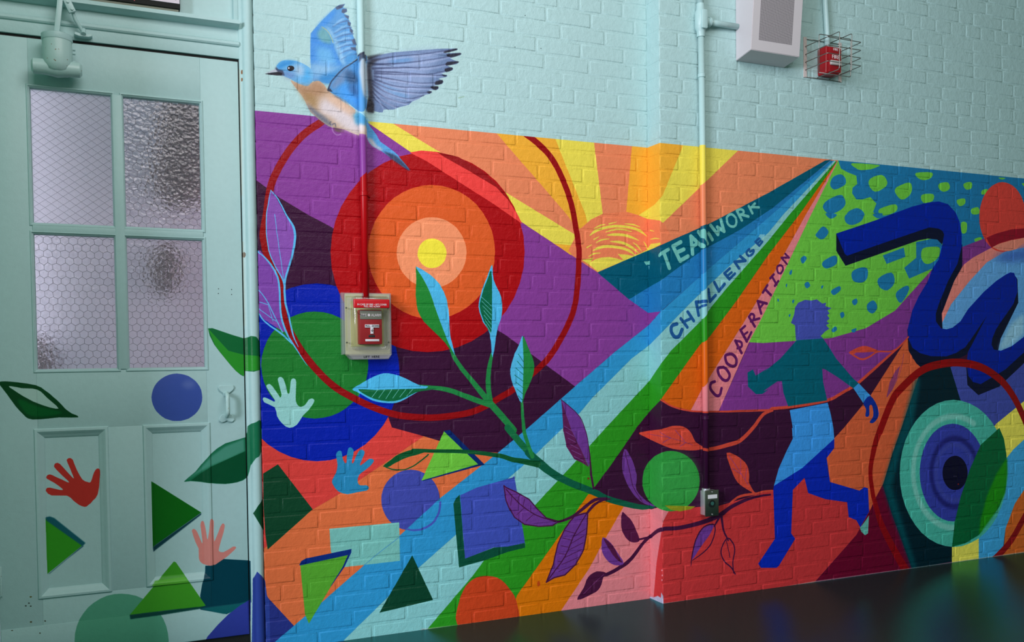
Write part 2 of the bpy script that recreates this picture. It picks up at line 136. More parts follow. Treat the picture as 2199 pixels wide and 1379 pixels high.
p 104 172 230 0 1 1|3948,1217 4013,1315 4144,1435 4267,1533 4405,1594 4544,1619 4690,1620 4695,1057 4316,1061 4112,1221 3949,1174
p 70 116 196 26.5 1 1|4313,1551 4405,1594 4544,1619 4690,1620 4691,1538 4545,1550 4428,1538
p 176 222 240 29.4 1 1|4339,1093 4547,1288 4645,1273 4548,1141 4385,1068
p 0 34 46 0 1 1|3821,1020 4069,1016 4114,793 4318,674 4365,573 4118,21 4024,7 3750,-8 3677,150 3615,279 3554,428 3615,577 3676,704
p 0 92 100 18.7 0.75 1|3676,704 3615,577 3554,428 3615,279 3677,150 3750,-8 3782,-8 3693,211 3615,416 3666,574 3749,701 3800,930 3774,962
p 70 82 172 0 1 1|4009,997 4124,1023 4695,1057 4697,849 4551,808 4341,695 4318,674 4081,828
p 255 240 96 0 1 1|4697,874 4551,808 4341,696 4318,674 4318,676 4389,486 4554,476 4699,576
p 255 240 96 0 1 1|4024,102 4224,148 4225,-30 4024,-17
p 70 176 232 0 1 1|4699,660 4553,604 4471,555 4424,516 4343,464 4207,231 4217,125 4217,-37 4346,-42 4398,43 4415,140 4485,266 4555,335 4701,409
p 226 108 40 0 1 1|4701,426 4555,335 4485,266 4415,140 4402,34 4358,-11 4346,-42 4705,-46
s 150 18 24 0 1 1|4653,303,19 4635,282,19 4610,251,19 4582,217,19 4556,186,19 4532,157,19 4509,129,19 4486,102,19 4463,78,19 4439,57,19 4415,39,19 4392,23,19 4369,8,19 4346,-6,19 4323,-18,19 4303,-29,19 4288,-36,19
p 78 190 168 0 1 1|4426,431 4421,371 4407,313 4383,258 4350,209 4310,166 4262,131 4210,104 4153,87 4094,78 4034,79 3975,90 3918,109 3864,136 3814,171 3771,213 3734,260 3704,311 3682,365 3669,422 3665,479 3669,536 3682,590 3703,642 3733,689 3769,731 3813,767 3862,796 3915,816 3972,828 4031,831 4091,824 4149,808 4206,784 4259,751 4306,710 4347,663 4380,610 4405,552 4420,492
s 138 212 196 5.51 0.85 1|4134,186,15 4088,177,15 4040,177,15 3992,184,15 3946,199,15 3903,222,15 3863,250,15 3829,285,15 3800,324,15 3778,367,15 3763,412,15 3756,458,15 3756,505,15 3763,550,15 3778,593,15 3801,633,15 3829,668,15 3863,697,15 3903,721,15 3946,737,15 3992,746,15 4039,747,15 4087,741,15 4134,726,15 4178,704,15
p 56 66 170 0 1 1|4266,446 4263,407 4255,368 4240,332 4221,300 4196,271 4168,248 4136,230 4101,217 4065,211 4029,211 3992,217 3957,229 3923,247 3893,270 3865,297 3842,328 3824,363 3810,399 3802,437 3799,475 3802,513 3810,550 3823,585 3841,617 3864,645 3891,669 3922,687 3955,701 3990,708 4027,710 4063,705 4099,695 4134,678 4165,656 4194,629 4219,598 4239,563 4254,525 4263,486
s 30 30 108 8.41 0.8 1|4208,450,13 4203,404,13 4186,362,13 4159,327,13 4125,301,13 4084,287,13 4042,284,13 3999,293,13 3960,314,13 3926,344,13 3900,382,13 3884,425,13 3878,470,13 3884,515,13 3900,556,13 3925,591,13 3958,617,13 3998,632,13 4040,636,13 4083,628,13 4123,608,13 4158,578,13 4185,540,13 4202,496,13 4208,450,13
s 70 78 168 8.4 0.6 1|4174,452,9.8 4170,415,9.8 4157,381,9.8 4135,353,9.8 4108,332,9.8 4076,320,9.8 4041,317,9.8 4007,325,9.8 3976,341,9.8 3949,366,9.8 3928,397,9.8 3915,432,9.8 3911,468,9.8 3915,505,9.8 3928,538,9.8 3948,566,9.8 3975,587,9.8 4006,600,9.8 4040,603,9.8 4074,596,9.8 4107,580,9.8 4134,556,9.8 4156,525,9.8 4169,490,9.8 4174,452,9.8
p 14 10 44 0 1 1|4134,452 4133,438 4130,425 4124,412 4117,401 4108,391 4097,383 4085,376 4072,372 4058,370 4045,370 4031,372 4017,376 4004,382 3992,390 3982,400 3973,411 3966,423 3960,436 3957,449 3956,463 3957,477 3960,490 3965,502 3972,514 3981,523 3992,532 4004,538 4016,543 4030,545 4044,546 4058,544 4071,540 4084,534 4096,526 4107,516 4116,505 4124,493 4129,480 4133,466
p 6 104 56 0 1 1|4365,674 4400,616 4419,533 4425,451 4414,345 4367,258 4276,184 4219,125 4118,90 4024,80 4045,212 4083,328 4149,468 4228,592
p 34 150 20 8.73 1 1|4424,516 4427,426 4409,329 4344,236 4219,125 4230,204 4275,322 4343,431
p 12 18 48 0 1 1|3261,1638 3328,1586 3767,1694 3861,1713 3947,1694 3974,1660 3947,1613 3915,1636 3851,1638 3788,1627 3318,1488 3261,1557
p 12 18 48 0 1 1|4090,1622 4091,1512 4034,1432 3948,1267 3954,1188 3900,1228 3895,1267 3991,1455
p 12 18 48 0 1 1|3714,1189 3723,1082 3774,1020 3821,989 3906,1014 4025,1028 4124,1059 4146,1094 4058,1095
p 12 18 48 0 1 1|4246,1254 4271,1260 4146,1086 4113,1095
p 12 18 48 0 1 1|4482,1467 4496,1451 4504,1329 4373,1141 4353,1075 4304,1093 4293,1141
p 12 18 48 0 1 1|4120,1015 4130,904 4209,850 4363,890 4549,1009 4695,1099 4694,1223 4225,1062
p 104 172 230 0 1 1|4373,1141 4504,1325 4644,1306 4621,1190 4548,1149 4455,1100 4374,1075 4353,1075
p 170 220 238 17.6 0.8 1|4356,1093 4454,1222 4547,1272 4548,1165 4455,1104 4385,1078
p 0 34 156 0 1 1|3261,1638 3405,1681 3503,1711 3613,1747 3746,1791 3850,1816 3925,1826 3989,1816 4044,1776 4071,1731 4086,1669 4086,1606 4056,1519 3991,1431 3927,1314 3907,1267 3908,1228 3943,1193 3981,1188 4024,1197 4079,1229 4134,1292 4246,1381 4337,1439 4406,1473 4441,1486 4470,1484 4490,1451 4497,1386 4465,1320 4384,1238 4338,1190 4310,1141 4304,1109 4322,1083 4374,1077 4455,1100 4548,1149 4694,1232 4694,1149 4549,1067 4409,979 4226,906 4169,919 4136,952 4124,1015 4133,1071 4191,1150 4269,1258 4163,1146 4113,1097 4047,1068 3981,1052 3874,1054 3800,1070 3748,1097 3722,1143 3716,1189 3747,1281 3789,1350 3852,1428 3883,1491 3926,1538 3949,1609 3963,1664 3952,1680 3925,1691 3861,1694 3778,1670 3543,1601 3328,1536 3313,1545
p 222 68 58 0 1 1|4557,1780 4555,1752 4549,1723 4539,1696 4524,1671 4506,1649 4485,1629 4462,1613 4437,1602 4410,1594 4383,1591 4356,1592 4329,1598 4304,1608 4281,1622 4261,1639 4244,1660 4230,1683 4219,1708 4213,1735 4211,1763 4213,1791 4219,1818 4229,1845 4242,1869 4260,1892 4280,1911 4302,1927 4327,1939 4353,1948 4380,1952 4407,1951 4434,1946 4460,1937 4483,1924 4504,1906 4523,1886 4537,1862 4548,1836 4555,1809
p 150 14 40 0 1 1|4262,1659 4335,1684 4451,1711 4569,1722 4569,1675 4451,1656 4358,1634 4301,1609
p 238 140 118 0 1 1|4308,1613 4358,1632 4451,1655 4569,1673 4536,1639 4487,1609 4428,1596 4358,1599
s 150 8 14 0 1 1|3534,692,20 3549,720,20 3570,762,20 3593,805,20 3615,840,20 3632,863,20 3649,879,20 3666,892,20 3686,907,20 3710,924,20 3736,942,20 3763,959,20 3790,974,20 3815,985,20 3839,994,20 3865,1001,20 3896,1007,20 3932,1012,20 3973,1017,20 4016,1020,20 4058,1020,20 4100,1017,20 4142,1012,20 4185,1004,20 4225,994,20 4265,980,20 4304,963,20 4341,943,20 4375,923,20 4405,900,20 4432,876,20 4457,850,20 4481,822,20 4504,791,20 4527,757,20 4548,724,20 4565,696,20 4578,673,20 4589,654,20 4596,639,20 4602,628,20
s 150 8 14 0 1 1|3549,724,18 3543,714,18 3536,699,18 3527,682,17 3519,665,17 3512,650,17 3506,635,16 3500,618,16 3494,598,16 3488,575,15 3481,549,14 3476,522,14 3474,494,13 3476,463,13 3482,430,13 3488,400,13 3492,379,13
s 150 6 14 0 0.85 1|3492,379,13 3501,354,14 3513,318,15 3527,278,16 3544,239,17 3565,202,18 3589,164,19 3613,127,19 3636,93,20 3658,60,21 3681,29,22 3700,3,23 3714,-16,24
p 50 156 62 0 1 1|2481,520 2479,499 2473,479 2464,460 2451,443 2436,428 2418,416 2398,407 2376,401 2354,398 2331,398 2308,401 2297,405 2285,408 2269,409 2253,411 2238,414 2222,417 2209,422 2195,427 2185,434 2178,443 2172,452 2166,462 2157,482 2152,503 2151,524 2153,544 2158,564 2167,583 2173,592 2179,600 2187,608 2197,616 2211,625 2225,633 2240,640 2256,646 2272,652 2287,657 2299,659 2310,661 2333,661 2356,658 2378,652 2400,643 2420,631 2437,617 2453,600 2465,581 2474,561 2479,541
p 150 150 30 0 1 1|2297,426 2369,419 2458,410 2434,399 2377,394 2329,405
p 66 170 82 26.5 0.45 1|2480,535 2478,519 2474,502 2468,487 2459,474 2448,462 2435,452 2420,444 2405,439 2388,436 2372,436 2355,439 2339,444 2324,451 2310,461 2298,473 2292,479 2287,486 2275,499 2265,513 2260,528 2258,544 2260,561 2266,578 2276,594 2288,609 2293,615 2299,621 2311,631 2325,639 2341,644 2357,647 2373,648 2390,646 2406,641 2422,634 2436,624 2449,612 2460,599 2468,584 2475,568 2479,552
s 216 74 56 0 1 1|2278,884,3.6 2291,879,3.6 2305,871,3.6 2321,862,3.6 2340,854,3.6 2361,847,3.6 2384,840,3.6 2409,835,3.6 2437,830,3.6 2467,827,3.6 2500,825,3.6 2534,824,3.6 2568,823,3.6 2601,822,3.9 2634,821,4.2 2668,821,4.5 2704,821,4.8 2744,820,4.8 2788,820,4.8 2829,819,4.8 2859,819,4.8 2873,821,5.4 2875,822,6.1 2875,824,6.7 2883,826,7.3 2900,826,7.3 2920,827,7.3 2947,827,7.3 2982,830,7.3 3031,834,7.3 3093,839,7.3 3154,846,7.3 3203,853,7.3 3234,860,7.3 3254,867,7.3 3270,875,7.3 3289,883,7.3 3312,893,7.3 3336,902,7.3 3361,913,7.3 3386,925,7.3 3410,939,7.3 3435,955,7.3 3459,971,7.3 3484,987,7.3 3509,1003,7 3535,1021,6.7 3560,1037,6.4 3584,1053,6.1 3606,1067,5.7 3627,1081,5.4 3647,1093,5.1 3665,1105,4.8 3682,1118,4.5 3699,1131,4.2 3712,1143,3.9 3722,1151,3.6
s 216 74 56 0 1 1|2883,816,4.6 2874,815,5.5 2860,812,6.3 2845,808,7.2 2830,801,8.1 2816,789,8.4 2802,774,8.7 2788,757,8.9 2772,742,9.2 2756,728,9.2 2738,713,9.2 2720,700,9.2 2703,689,9.2 2686,682,9.2 2670,678,9.2 2653,675,9.2 2635,672,9.2 2614,668,8.9 2591,664,8.7 2570,661,8.4 2551,659,8.1 2536,658,7.5 2524,659,6.9 2513,660,6.3 2501,663,5.8 2488,669,5.8 2473,676,5.8 2461,683,5.8 2452,688,5.8
p 216 74 56 0 1 1|2138,738 2167,742 2178,743 2189,744 2206,746 2224,749 2239,751 2254,753 2268,755 2283,757 2295,760 2307,762 2323,766 2340,769 2359,769 2378,768 2396,764 2411,757 2424,747 2436,736 2444,723 2451,708 2460,694 2476,683 2495,672 2505,665 2502,660 2490,659 2476,658 2463,657 2447,657 2427,658 2400,661 2369,664 2339,670 2311,679 2297,684 2283,690 2264,693 2246,696 2229,699 2213,702 2198,704 2186,708 2178,712 2170,716 2161,720 2152,724 2137,732
s 140 60 110 0 0.7 1|2178,730,1.3 2205,728,1.3 2254,727,1.3 2299,724,1.3 2331,717,1.3 2362,708,1.3 2395,698,1.3 2424,688,1.3 2444,681,1.3
s 120 60 150 0 0.7 1|2271,745,1.1 2331,717,1.1
s 120 60 150 0 0.7 1|2355,750,1.3 2403,700,1.3
s 120 60 150 0 0.7 1|2291,699,1.3 2331,717,1.3
s 120 60 150 0 0.7 1|2379,678,1.3 2411,695,1.3
p 216 74 56 0 1 1|2626,637 2643,637 2670,626 2694,613 2711,601 2726,589 2737,575 2744,561 2747,547 2750,532 2750,518 2748,504 2750,490 2761,473 2774,456 2780,446 2771,447 2754,456 2736,466 2719,476 2701,487 2685,501 2672,518 2661,538 2651,559 2639,588 2627,618
s 140 60 150 0 0.7 1|2639,623,1.4 2650,608,1.4 2668,586,1.4 2686,563,1.4 2702,542,1.4 2715,525,1.4 2728,508,1.4 2738,493,1.4 2745,483,1.4
s 140 60 150 0 0.7 1|2703,605,1.4 2702,549,1.4
s 140 60 150 0 0.7 1|2655,566,1.4 2706,535,1.4
s 140 60 150 0 0.7 1|2737,561,1.4 2728,513,1.4
s 216 74 56 0 1 1|2749,483,5.9 2754,475,5.6 2762,463,5.3 2770,452,5 2780,444,4.7 2789,442,4.7 2800,444,4.7 2812,446,4.7 2823,448,4.7 2837,449,4.7 2853,449,4.7 2867,449,4.7 2877,449,4.7
s 216 74 56 0 1 1|2788,442,5.8 2772,442,5.8 2748,441,5.8 2723,440,5.8 2702,437,5.8 2686,433,5.5 2672,426,5.2 2660,420,4.9 2650,413,4.6 2641,406,4.1 2634,399,3.5 2629,392,2.9 2625,387,2.3
p 216 74 56 0 1 1|3337,1077 3347,1083 3366,1091 3386,1098 3402,1103 3418,1107 3434,1108 3451,1107 3468,1103 3484,1098 3504,1092 3524,1085 3529,1080 3506,1078 3468,1077 3434,1076 3412,1074 3393,1071 3376,1070 3358,1071 3343,1073
s 216 74 56 0 1 1|3347,1074,3.9 3354,1071,4 3364,1066,4.2 3375,1060,4.4 3386,1055,4.5 3395,1051,4.5 3404,1047,4.5 3414,1045,4.5 3425,1044,4.5 3436,1045,4.5 3449,1049,4.5 3461,1053,4.5 3474,1058,4.5 3485,1064,4.4 3496,1070,4.2 3508,1076,4 3524,1080,3.9 3544,1081,3.7 3567,1080,3.6 3592,1079,3.4 3614,1082,3.2 3635,1089,3.1 3656,1099,2.9 3673,1110,2.7 3686,1117,2.6
p 132 56 142 0 1 1|3376,1075 3390,1077 3412,1077 3434,1077 3459,1078 3484,1079 3499,1078 3498,1075 3487,1070 3474,1066 3459,1062 3441,1060 3425,1059 3411,1060 3400,1063 3390,1066 3381,1070 3375,1073
p 132 56 120 0 0.8 1|3667,1010 3635,984 3599,932 3577,855 3615,893 3647,946
s 132 56 120 0 0.8 1|3691,1067,1.3 3689,1059,1.3 3687,1049,1.3 3685,1036,1.3 3681,1022,1.3 3676,1006,1.3 3670,988,1.3 3663,970,1.3 3655,953,1.3 3646,937,1.3 3635,921,1.3 3625,907,1.3 3615,893,1.3 3605,882,1.3 3595,872,1.3 3587,864,1.3 3581,858,1.3
p 72 84 178 0 1 1|3015,1289 3033,1310 3074,1324 3111,1321 3143,1327 3176,1308 3199,1312 3195,1296 3232,1287 3207,1276 3220,1262 3206,1254 3220,1238 3202,1225 3218,1216 3199,1207 3218,1190 3194,1178 3166,1156 3183,1144 3019,1137 3016,1174 3014,1206 2990,1217 3006,1249 3010,1260
p 0 96 114 0 1 1|3023,1137 3180,1145 3213,1108 3260,1049 3366,952 3403,927 3366,906 3270,961 3194,999 3175,1003 3180,941 3205,853 2973,833 2946,896 2937,950 2910,949 2831,907 2860,913 2825,894 2790,894 2745,930 2743,993 2773,1006 2788,978 2860,1012 2831,991 2928,1053
p 62 156 228 0 1 1|3366,907 3400,930 3476,867 3430,832
p 14 46 150 0 1 1|3430,835 3440,849 3457,863 3474,867 3490,855 3507,834 3519,813 3525,797 3528,781 3526,768 3519,755 3507,744 3496,737 3485,734 3474,736 3469,740 3474,747 3485,757 3492,769 3493,786 3490,804 3486,818 3480,823 3473,823 3468,818 3467,807 3468,790 3468,777 3465,771 3461,768 3456,766 3451,766 3446,768 3442,772 3443,781 3446,793 3446,804 3440,814 3431,824
p 62 156 236 0 1 1|2982,815 3208,842 3227,786 3243,720 3248,670 3054,542 2889,470 2918,550 2963,627 2999,682 2995,733 3000,730
p 8 40 180 0 1 1|3248,670 3248,626 3201,581 3222,466 3308,441 3405,412 3435,427 3459,420 3466,306 3410,234 3385,271 3337,290 3327,362 3193,387 3090,423 3068,496 2999,444 2989,243 3012,215 2916,98 2903,91 2814,100 2799,121 2894,226 2886,452 2889,470 3054,542
p 104 184 170 0 1 1|3465,287 3459,201 3440,193 3417,212 3407,232 3435,256
p 14 66 40 0 1 1|526,659 580,690 705,513 537,377 530,432 525,542
p 120 188 178 0 1 1|767,434 1041,435 1042,284 816,282 771,345
s 66 140 190 0 1 1|1045,379,1.1 1032,371,1.1 1012,359,1.1 990,345,1.1 970,332,1.1 949,318,1.1 927,302,1.1 908,288,1.1 895,279,1.1
p 86 164 46 0 1 1|655,307 847,332 683,83 669,120
p 10 42 122 0 1 1|651,307 659,322 676,330 851,349 847,330 835,327 657,306
s 10 42 122 0 1 1|846,338,4 819,284,3.1 769,215,0.89
p 10 64 42 0 1 1|1092,301 1176,113 956,90
p 112 196 62 0 1 1|1232,784 1379,643 1135,593
p 10 40 104 0 1 1|1230,785 1257,788 1405,640 1379,640
p 10 40 104 0 1 1|1135,593 1379,644 1403,640 1144,591
p 64 80 178 0 1 1|1297,523 1368,549 1526,579 1536,586 1582,295 1501,293 1440,299 1313,264
p 10 78 56 0 1 1|1267,491 1279,512 1295,526 1314,265 1440,298 1501,296 1580,304 1581,284 1501,274 1398,249 1288,232
p 208 66 28 0 1 1|1276,3 1270,30 1276,60 1284,87 1292,112 1303,134 1315,153 1330,167 1346,176 1363,183 1381,186 1399,186 1417,183 1436,179 1455,172 1472,161 1490,144 1506,123 1520,104 1528,92 1532,83 1537,70 1543,49 1549,25 1552,0 1555,-28 1555,-55 1546,-74 1521,-78 1486,-74 1455,-68 1432,-65 1411,-61 1386,-53 1348,-38 1306,-19
s 70 86 180 0 1 1|1212,501,4.3 1211,493,4.3 1210,482,4.3 1207,469,4.3 1204,458,4.3 1199,448,4.3 1194,439,4.3 1188,430,4.3 1181,423,4.3 1172,416,4.3 1162,411,4.3 1152,406,4.3 1141,403,4.3 1132,400,4.1 1122,399,4 1112,399,3.9 1103,399,3.8 1094,400,3.5 1085,402,3.3 1077,405,3.1 1071,406,2.8
p 150 208 202 0 1 1|531,938 537,939 545,936 558,929 569,923 574,923 573,929 562,947 550,967 545,976 544,982 548,986 555,988 559,986 566,979 576,964 586,949 591,940 593,936 597,940 598,950 593,971 588,992 586,1001 586,1006 589,1011 594,1013 600,1012 606,1006 611,992 616,977 618,963 620,953 624,949 628,954 630,973 632,994 635,1002 638,1005 643,1007 648,1005 651,1002 653,993 652,974 651,953 650,937 650,924 653,913 658,905 664,901 670,900 677,902 684,907 691,916 698,926 705,929 710,930 715,928 719,924 718,918 714,910 707,900 698,888 686,877 674,865 663,848 652,833 638,825 625,823 612,828 601,838 589,852 580,869 578,885 573,901 553,912 535,921 530,931
p 40 134 180 0 1 1|797,713 800,722 805,727 812,729 818,726 820,716 822,702 825,691 829,683 833,679 837,681 838,696 839,713 842,726 845,736 851,739 856,738 861,734 865,727 865,717 863,706 859,692 857,680 859,677 864,680 870,694 878,711 885,722 892,728 900,727 907,722 908,715 905,705 897,689 890,675 889,668 894,669 909,679 925,691 935,691 942,687 944,682 940,675 929,663 913,651 897,641 884,630 879,617 879,604 882,596 889,591 901,590 912,590 920,585 923,580 921,574 914,569 896,567 876,565 857,562 839,560 820,565 804,573 792,586 784,600 780,609 781,619 788,631 796,645 800,659 802,674 800,694
p 138 80 172 0 1 1|574,1697 581,1692 590,1677 598,1661 606,1646 615,1629 623,1612 632,1597 641,1582 649,1568 654,1555 657,1543 658,1528 656,1509 652,1486 647,1465 641,1445 634,1425 628,1407 625,1387 622,1368 617,1361 607,1374 594,1399 583,1423 574,1442 568,1460 562,1479 559,1499 557,1520 556,1541 556,1564 556,1588 557,1609 558,1624 560,1636 562,1648 565,1667 569,1686
s 92 184 232 0 1 1|574,1697,1.3 578,1692,1.5 584,1685,1.7 592,1677,1.9 599,1667,2.1 605,1655,2.2 613,1641,2.3 620,1626,2.5 627,1612,2.6 634,1600,3 641,1589,3.4 648,1578,3.8 653,1568,4.3 656,1558,4.3 658,1549,4.3 659,1540,4.3 659,1528,4.3 657,1514,4.2 655,1498,4.1 651,1481,3.9 648,1465,3.8 644,1450,3.7 639,1435,3.6 634,1420,3.5 630,1407,3.4 626,1395,3.5 623,1385,3.6 620,1374,3.7 618,1361,3.8 617,1345,3.8 616,1327,3.8 617,1309,3.8 618,1292,3.8 620,1279,3.7 623,1267,3.6 626,1255,3.5 630,1241,3.4 633,1223,3.2 637,1203,3 641,1183,2.8 645,1166,2.6 650,1152,2.1 655,1140,1.7 660,1130,1.3 663,1123,0.85
s 92 184 232 0 1 1|573,1695,1 571,1684,1.1 568,1668,1.2 565,1650,1.3 562,1637,1.4 560,1628,1.4 559,1623,1.5 558,1618,1.6 557,1609,1.7 556,1594,1.7 555,1577,1.7 555,1558,1.7 555,1541,1.7 556,1525,1.7 558,1509,1.7 560,1494,1.7 562,1479,1.7 566,1464,1.8 571,1450,1.9 577,1437,1.9 583,1423,2 590,1409,2.2 598,1396,2.3 606,1382,2.4 612,1367,2.5 616,1348,2.3 618,1326,2.1 619,1306,1.9 619,1292,1.7
s 92 184 232 0 1 1|586,1610,1.1 588,1595,1.1 590,1575,1.1 592,1549,1.1 596,1520,1.1 600,1482,1.1 606,1438,1.1 611,1396,1.1 615,1367,1.1
p 128 70 166 0 1 1|524,1474 531,1476 543,1461 555,1445 566,1431 576,1416 584,1400 590,1386 594,1371 597,1355 599,1335 599,1313 600,1292 600,1273 600,1254 601,1235 606,1214 612,1194 615,1181 611,1178 605,1183 595,1189 581,1197 565,1208 551,1218 539,1225 528,1233 524,1247 519,1267 517,1293 517,1326 517,1377 519,1435
s 92 184 232 0 1 1|524,1474,1.7 526,1468,1.9 533,1463,2.1 542,1456,2.3 550,1448,2.6 558,1439,2.8 567,1428,3 575,1416,3.2 582,1405,3.4 587,1393,3.4 592,1381,3.4 595,1368,3.4 597,1355,3.4 598,1340,3.4 599,1324,3.4 599,1308,3.4 599,1292,3.4 600,1277,3.4 600,1263,3.4 601,1249,3.4 603,1235,3.4 606,1221,3.4 610,1206,3.4 615,1191,3.4 620,1178,3.4 625,1166,3.2 630,1156,3 637,1145,2.8 645,1132,2.6 657,1113,2.1 671,1090,1.6 685,1068,1.1 695,1053,0.68
s 92 184 232 0 1 1|521,1247,2.1 526,1241,2.2 531,1231,2.3 540,1220,2.4 551,1210,2.5 563,1200,2.8 578,1190,3 593,1179,3.2 606,1169,3.4 617,1159,3 626,1149,2.5 634,1141,2.1 639,1135,1.7
s 92 184 232 0 1 1|524,1331,1.3 529,1325,1.4 535,1318,1.5 542,1308,1.6 549,1297,1.7 557,1284,1.7 564,1268,1.7 572,1251,1.7 579,1235,1.7 587,1219,1.7 594,1203,1.7 601,1188,1.7 606,1178,1.7
s 92 184 232 0 1 1|526,1288,1.3 555,1279,1.3
s 92 184 232 0 1 1|524,1263,1.2 527,1260,1.2 532,1256,1.2 539,1251,1.2 546,1246,1.2 555,1239,1.2 566,1231,1.2 577,1223,1.2 584,1218,1.2
s 92 184 232 0 1 1|557,1275,1 573,1218,1
s 34 132 66 0 1 1|1269,1103,7.8 1273,1096,8.1 1277,1084,8.3 1284,1070,8.6 1295,1054,8.8 1311,1032,9.3 1332,1007,9.8 1354,982,10 1374,958,11 1390,939,12 1405,921,12 1420,904,13 1434,887,14 1448,872,14 1462,857,14 1475,843,14 1488,829,14 1502,813,14 1515,798,14 1528,784,14 1536,774,14
s 22 112 66 0 1 1|1508,786,14 1515,777,14 1525,766,14 1537,752,14 1549,739,14 1560,726,14 1572,713,14 1585,699,14 1598,685,14 1612,670,15 1629,654,15 1644,640,16 1654,630,16
s 12 92 66 0 1 1|1597,679,13 1607,670,14 1622,657,15 1638,643,17 1654,630,18 1669,618,18 1684,605,17 1701,593,16 1719,581,16 1738,569,16 1760,558,15 1783,546,15 1806,535,15 1832,524,15 1860,513,14 1887,502,14 1911,491,14 1928,483,14 1942,475,13 1955,468,13 1972,460,13 1993,452,13 2016,444,13 2041,437,13 2064,430,13 2087,423,12 2110,417,12 2132,412,11 2151,408,11 2170,406,9 2187,406,7.5 2208,409,5.9 2224,413,4.3
s 34 132 66 0 1 1|1443,1089,5.9 1440,1078,6.9 1436,1062,7.9 1432,1044,8.9 1429,1026,9.8 1427,1011,10 1425,996,10 1424,980,11 1425,964,11 1426,944,11 1429,922,11 1432,901,12 1434,887,12
s 34 132 66 0 1 1|1131,966,5.8 1152,963,6.7 1183,959,7.7 1217,955,8.7 1247,949,9.6 1272,942,9.9 1295,933,10 1317,924,10 1339,916,11 1364,906,11 1389,897,11 1411,889,11 1427,883,11
s 34 132 66 0 1 1|1573,899,5.1 1575,876,5.8 1576,843,6.6 1579,808,7.3 1581,781,8.1 1584,763,8.1 1587,751,8.1 1590,740,8.1 1595,728,8.1 1600,711,8.3 1607,692,8.6 1614,674,8.9 1619,662,9.1
s 14 84 44 0 1 1|1101,714,6.9 1119,713,6.9 1145,711,6.9 1174,708,6.9 1204,706,6.9 1235,704,7.1 1268,702,7.4 1302,699,7.6 1336,696,7.9 1372,691,8.1 1409,685,8.4 1444,678,8.6 1472,673,8.9 1492,667,9.1 1505,662,9.3 1515,658,9.6 1527,654,9.8 1539,651,10 1551,649,10 1562,647,11 1576,644,11 1593,640,12 1612,635,12 1631,631,13 1643,628,14
p 14 84 44 0 1 1|981,660 988,667 1000,675 1013,683 1022,690 1031,696 1044,702 1063,709 1085,715 1108,718 1133,718 1159,716 1172,713 1165,708 1146,703 1127,698 1110,694 1092,691 1076,687 1060,682 1045,675 1031,670 1019,664 1009,658 1000,655 991,655 983,657
s 14 84 44 0 1 1|982,659,1.9 988,657,2 995,653,2 1003,650,2.1 1012,646,2.2 1021,644,2.2 1031,642,2.2 1041,641,2.2 1050,640,2.2 1057,640,2.2 1062,640,2.2 1068,640,2.2 1075,642,2.2 1083,645,2.3 1092,648,2.3 1102,652,2.4 1113,658,2.4 1127,667,2.5 1142,677,2.6 1156,687,2.7 1165,694,2.8
p 34 132 50 0 1 1|1125,1435 1130,1431 1139,1412 1156,1384 1175,1349 1191,1307 1206,1263 1223,1221 1241,1178 1262,1126 1276,1091 1264,1105 1243,1134 1225,1153 1205,1171 1178,1196 1154,1220 1140,1241 1130,1263 1125,1292 1122,1323 1124,1354 1126,1384 1125,1415
p 78 182 226 0 1 1|1125,1435 1150,1424 1183,1404 1204,1387 1222,1368 1238,1340 1251,1307 1258,1267 1261,1227 1262,1193 1265,1159 1276,1115 1283,1085 1273,1101 1256,1134 1244,1164 1231,1196 1219,1228 1206,1263 1191,1307 1175,1349 1159,1379 1144,1403 1129,1424
p 78 182 226 0 1 1|1448,1451 1450,1440 1451,1416 1454,1391 1464,1367 1478,1342 1488,1317 1491,1293 1491,1270 1488,1247 1482,1225 1473,1203 1465,1177 1458,1138 1451,1094 1444,1074 1441,1093 1439,1135 1434,1171 1425,1191 1414,1206 1404,1221 1397,1240 1390,1259 1387,1278 1388,1296 1392,1314 1398,1334 1406,1357 1417,1381 1427,1403 1435,1425 1443,1444
p 8 100 66 0 1 1|1445,1423 1447,1392 1447,1346 1446,1303 1446,1272 1445,1245 1444,1222 1443,1200 1441,1182 1438,1174 1430,1183 1419,1202 1410,1221 1402,1240 1395,1259 1392,1278 1393,1295 1397,1312 1403,1331 1411,1354 1421,1378 1430,1397 1436,1414 1441,1426
s 110 190 190 0 1 1|1398,1321,0.98 1443,1284,0.98
s 110 190 190 0 1 1|1401,1303,0.98 1442,1266,0.98
s 110 190 190 0 1 1|1405,1284,0.98 1442,1247,0.98
s 110 190 190 0 1 1|1409,1265,0.98 1442,1228,0.98
s 110 190 190 0 1 1|1410,1246,0.98 1442,1209,0.98
s 110 190 190 0 1 1|1414,1228,0.98 1441,1190,0.98
s 110 190 190 0 1 1|1418,1209,0.98 1441,1171,0.98
p 78 182 226 0 1 1|864,960 870,966 882,973 895,979 906,986 918,992 932,999 948,1007 967,1014 987,1019 1007,1019 1027,1015 1049,1009 1077,997 1106,982 1131,970 1150,966 1165,965 1169,962 1159,956 1139,949 1118,940 1097,929 1075,917 1054,908 1037,903 1021,902 1004,903 984,905 962,909 942,915 925,924 908,934 894,943 881,950 869,955
p 14 100 56 0 1 1|888,960 913,959 955,955 1014,956 1080,956 1154,956 1208,955 1196,952 1163,948 1141,946 1118,942 1086,928 1054,915 1029,910 1004,910 976,914 949,921 925,932 906,943 891,953
s 120 196 190 0 1 1|965,958,0.91 940,928,0.91
s 120 196 190 0 1 1|992,957,0.91 967,924,0.91
s 120 196 190 0 1 1|1020,956,0.92 995,920,0.92
s 120 196 190 0 1 1|1048,955,0.92 1023,922,0.92
